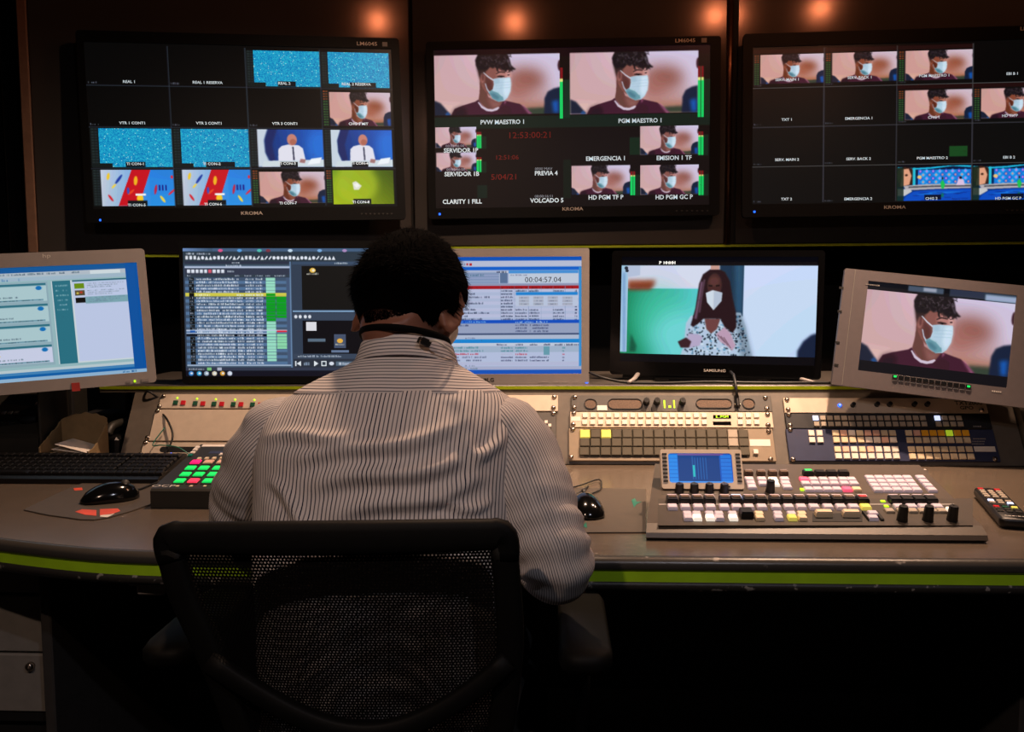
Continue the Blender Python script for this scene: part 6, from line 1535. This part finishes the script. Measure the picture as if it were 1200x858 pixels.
# collar: stand and fold
def ring_c(c, a, b, tilt, n=64): return ell_ring(c, a, b, b, n, tilt, 2.05)
cc0 = Vector((CXP+.016, 1.318, 1.084)); col_r = []
for dz, gr in ((-.004, .004), (.012, .000), (.018, -.003), (.021, .000), (.018, .0045), (.006, .008), (-.008, .013), (-.016, .017)):
    col_r.append(ring_c(cc0+Vector((0, dz*.25, dz)), .0665+gr, .0640+gr, -.36))
ca = [0.]
for i in range(1, len(col_r)): ca.append(ca[-1]+(col_r[i][32]-col_r[i-1][32]).length)
cloth('collar', col_r, lambda i, j: (ca[i], 0), wr=lambda p, v, u: .0010*noise.noise(Vector((p.x*30, p.y*30, p.z*30))))
# sleeves
def sleeve(path, rad, name, n=56, cut=.98, seed=0):
    pts = cat_curve(path, 10); rr = []
    for i in range(len(rad)-1):
        for k in range(10): rr.append(rad[i]+(rad[i+1]-rad[i])*k/10)
    rr.append(rad[-1]); m_ = int(len(pts)*cut); pts = pts[:m_]; rr = rr[:m_]
    # start inside the shoulder with a closing dome
    t0 = (pts[0]-pts[4]).normalized(); pre = []; prr = []
    for k in (.062, .055, .043, .026, .012): pre.append(pts[0]+t0*k); prr.append(rad[0]*math.sqrt(max(.02, 1-(k/.064)**2)))
    pts = pre+pts; rr = prr+rr
    rings = []; prev = None
    for i, p in enumerate(pts):
        t = (pts[min(i+1, len(pts)-1)]-pts[max(i-1, 0)]).normalized()
        u = (Vector((0, 1, 0)) if prev is None else prev); u = (u-t*u.dot(t)).normalized(); prev = u; w = t.cross(u)
        rings.append([p+u*(math.cos(2*math.pi*j/n)*rr[i])+w*(math.sin(2*math.pi*j/n)*rr[i]) for j in range(n)])
    el = path[3]
    def wr(p, v, u_):
        d = (p-el).length; q_ = math.exp(-(d/.075)**2)
        return .0050*q_*math.sin(v*85+2.5*math.sin(u_*6.28+seed)) + .0032*noise.noise(Vector((p.x*16+seed, p.y*16, p.z*22))) + .0022*math.sin(v*40+3*math.sin(6.28*u_*2+seed))*(1-q_)*(.35+.65*(noise.noise(p*9)+.5))
    return cloth(name, rings, lambda i, j: (j/n*.56, 0), wr=wr)
sleeve(LARM, LRAD, 'sleeve', seed=1.); sleeve(RARM, RRAD, 'sleeve', seed=4.)

# hair: cap over the skull plus short strands
def hairline(d):
    # local direction -> is it covered with hair
    if d.y > .25: return d.z > .50+.18*(d.y-.25)
    if d.y > -.15: return d.z > -.10+.5*(d.y+.15)*1.2 or d.y < 0 and d.z > -.20
    return d.z > -.46-.06*(-d.y-.15)
hb = MB(); S_ = sph(72, 54); idx = {}
for i, r in enumerate(S_):
    for j, d in enumerate(r):
        g = .0105+.004*max(0, d.z)+.003*noise.noise(d*5)+.0025*noise.noise(d*16)
        k = (d.z+.48)/.42 if d.y < -.15 else 1.; g *= min(1., max(.18, k)); idx[i, j] = len(hb.v); hb.v.append(tuple(head_pt(d, g)))
for i in range(len(S_)-1):
    for j in range(72):
        dm = (S_[i][j]+S_[i+1][(j+1) % 72])/2
        if hairline(dm): hb.f.append((idx[i, j], idx[i, (j+1) % 72], idx[i+1, (j+1) % 72], idx[i+1, j]))
hb.f.append(tuple(idx[len(S_)-1, j] for j in range(72)))
ho = hb.build('hair', M['hair'], man, True); ho.location = (-CXP, -1.3, 0)
rnd = random.Random(11); sb = MB(); cnt = 0
while cnt < 5200:
    d = Vector((rnd.gauss(0, 1), rnd.gauss(0, 1), rnd.gauss(0, 1))).normalized()
    if not hairline(d): continue
    cnt += 1
    fade = min(1., max(.12, (d.z+.48)/.5)) if d.y < -.15 else 1.
    b0 = head_pt(d, .0075*fade); out = (HROT @ Vector((d.x, d.y, d.z))).normalized(); tang = (HROT @ Vector((rnd.uniform(-.4, .4), .55, -.30+.2*rnd.random()))); tang = (tang-out*tang.dot(out)).normalized()
    Ls = rnd.uniform(.010, .021)*fade; tip = b0+out*Ls*.62+tang*Ls*.9; s_ = out.cross(tang)*.0011
    i0 = len(sb.v); sb.v += [tuple(b0-s_), tuple(b0+s_), tuple(tip)]; sb.f.append((i0, i0+1, i0+2))
for _ in range(2600):
    d = Vector((rnd.uniform(-.75, .75), -1, rnd.uniform(-1.0, -.42))).normalized()
    if hairline(d): continue
    b0 = head_pt(d, .0008); out = (HROT @ d).normalized(); tang = HROT @ Vector((rnd.uniform(-.3, .3), 0, -1)); tang = (tang-out*tang.dot(out)).normalized()
    Ls = rnd.uniform(.003, .006)*max(.3, 1-(-d.z-.42)*1.6); tip = b0+out*Ls*.4+tang*Ls; s_ = out.cross(tang)*.0007
    i0 = len(sb.v); sb.v += [tuple(b0-s_), tuple(b0+s_), tuple(tip)]; sb.f.append((i0, i0+1, i0+2))
so = sb.build('hair_strands', M['hair'], ho); so['kind'] = 'stuff'
# neck strap with clip, and the elastic of the face mask
nc = HC.lerp(NB, .60); nc = Vector((CXP+.014, 1.318, 1.117))
ring = [nc+Vector((.068*math.cos(a), .067*math.sin(a)*math.cos(.30), -.067*math.sin(a)*math.sin(.30)+.006*math.cos(a)*-1)) for a in [2*math.pi*i/48 for i in range(49)]]
mb = MB(); rr = []
for p in ring:
    o_ = (p-nc).normalized(); rr.append([p+o_*.002+Vector((0, -.002, .0045)), p+o_*.0035+Vector((0, -.002, 0)), p+o_*.003+Vector((0, 0, -.0055)), p-o_*.001+Vector((0, 0, -.0055)), p-o_*.002+Vector((0, 0, .0045))])
mb.loft(rr, False, False); o_ = mb.build('neck_strap', M['strap'], man, True); o_.location = (-CXP, -1.3, 0)
pc = at_y(499, 401, 1.246)
mb = MB().box(pc, (.016, .010, .011), .002, Matrix.Rotation(R(25), 3, 'Y')); o2 = mb.build('strap_clip', M['blackp'], o_); mb = MB().box(pc+Vector((-.009, -.001, .003)), (.005, .011, .010), .001, Matrix.Rotation(R(25), 3, 'Y')); mb.build('clip_ring', M['screw'], o_)
mb = MB().tube(cat_curve([pc+Vector((.004, 0, .001)), at_y(510, 399.5, 1.236), at_y(519, 404, 1.238), at_y(528, 411, 1.25), at_y(534, 418, 1.285)], 6), .0018, 6); o3 = mb.build('mask_elastic', M['elastic'], man, True); o3.location = (-CXP, -1.3, 0)
# the face mask itself
mb = MB(); rings = []
for i in range(9):
    z = -.16-.62*i/8; rings.append([head_pt(Vector((math.sin(a)*math.sqrt(1-z*z), math.cos(a)*math.sqrt(1-z*z), z)), .008) for a in [R(-72+144*j/16) for j in range(17)]])
mb.loft(rings, False, False, False); o4 = mb.build('face_mask', M['paper'], man, True); o4.location = (-CXP, -1.3, 0)
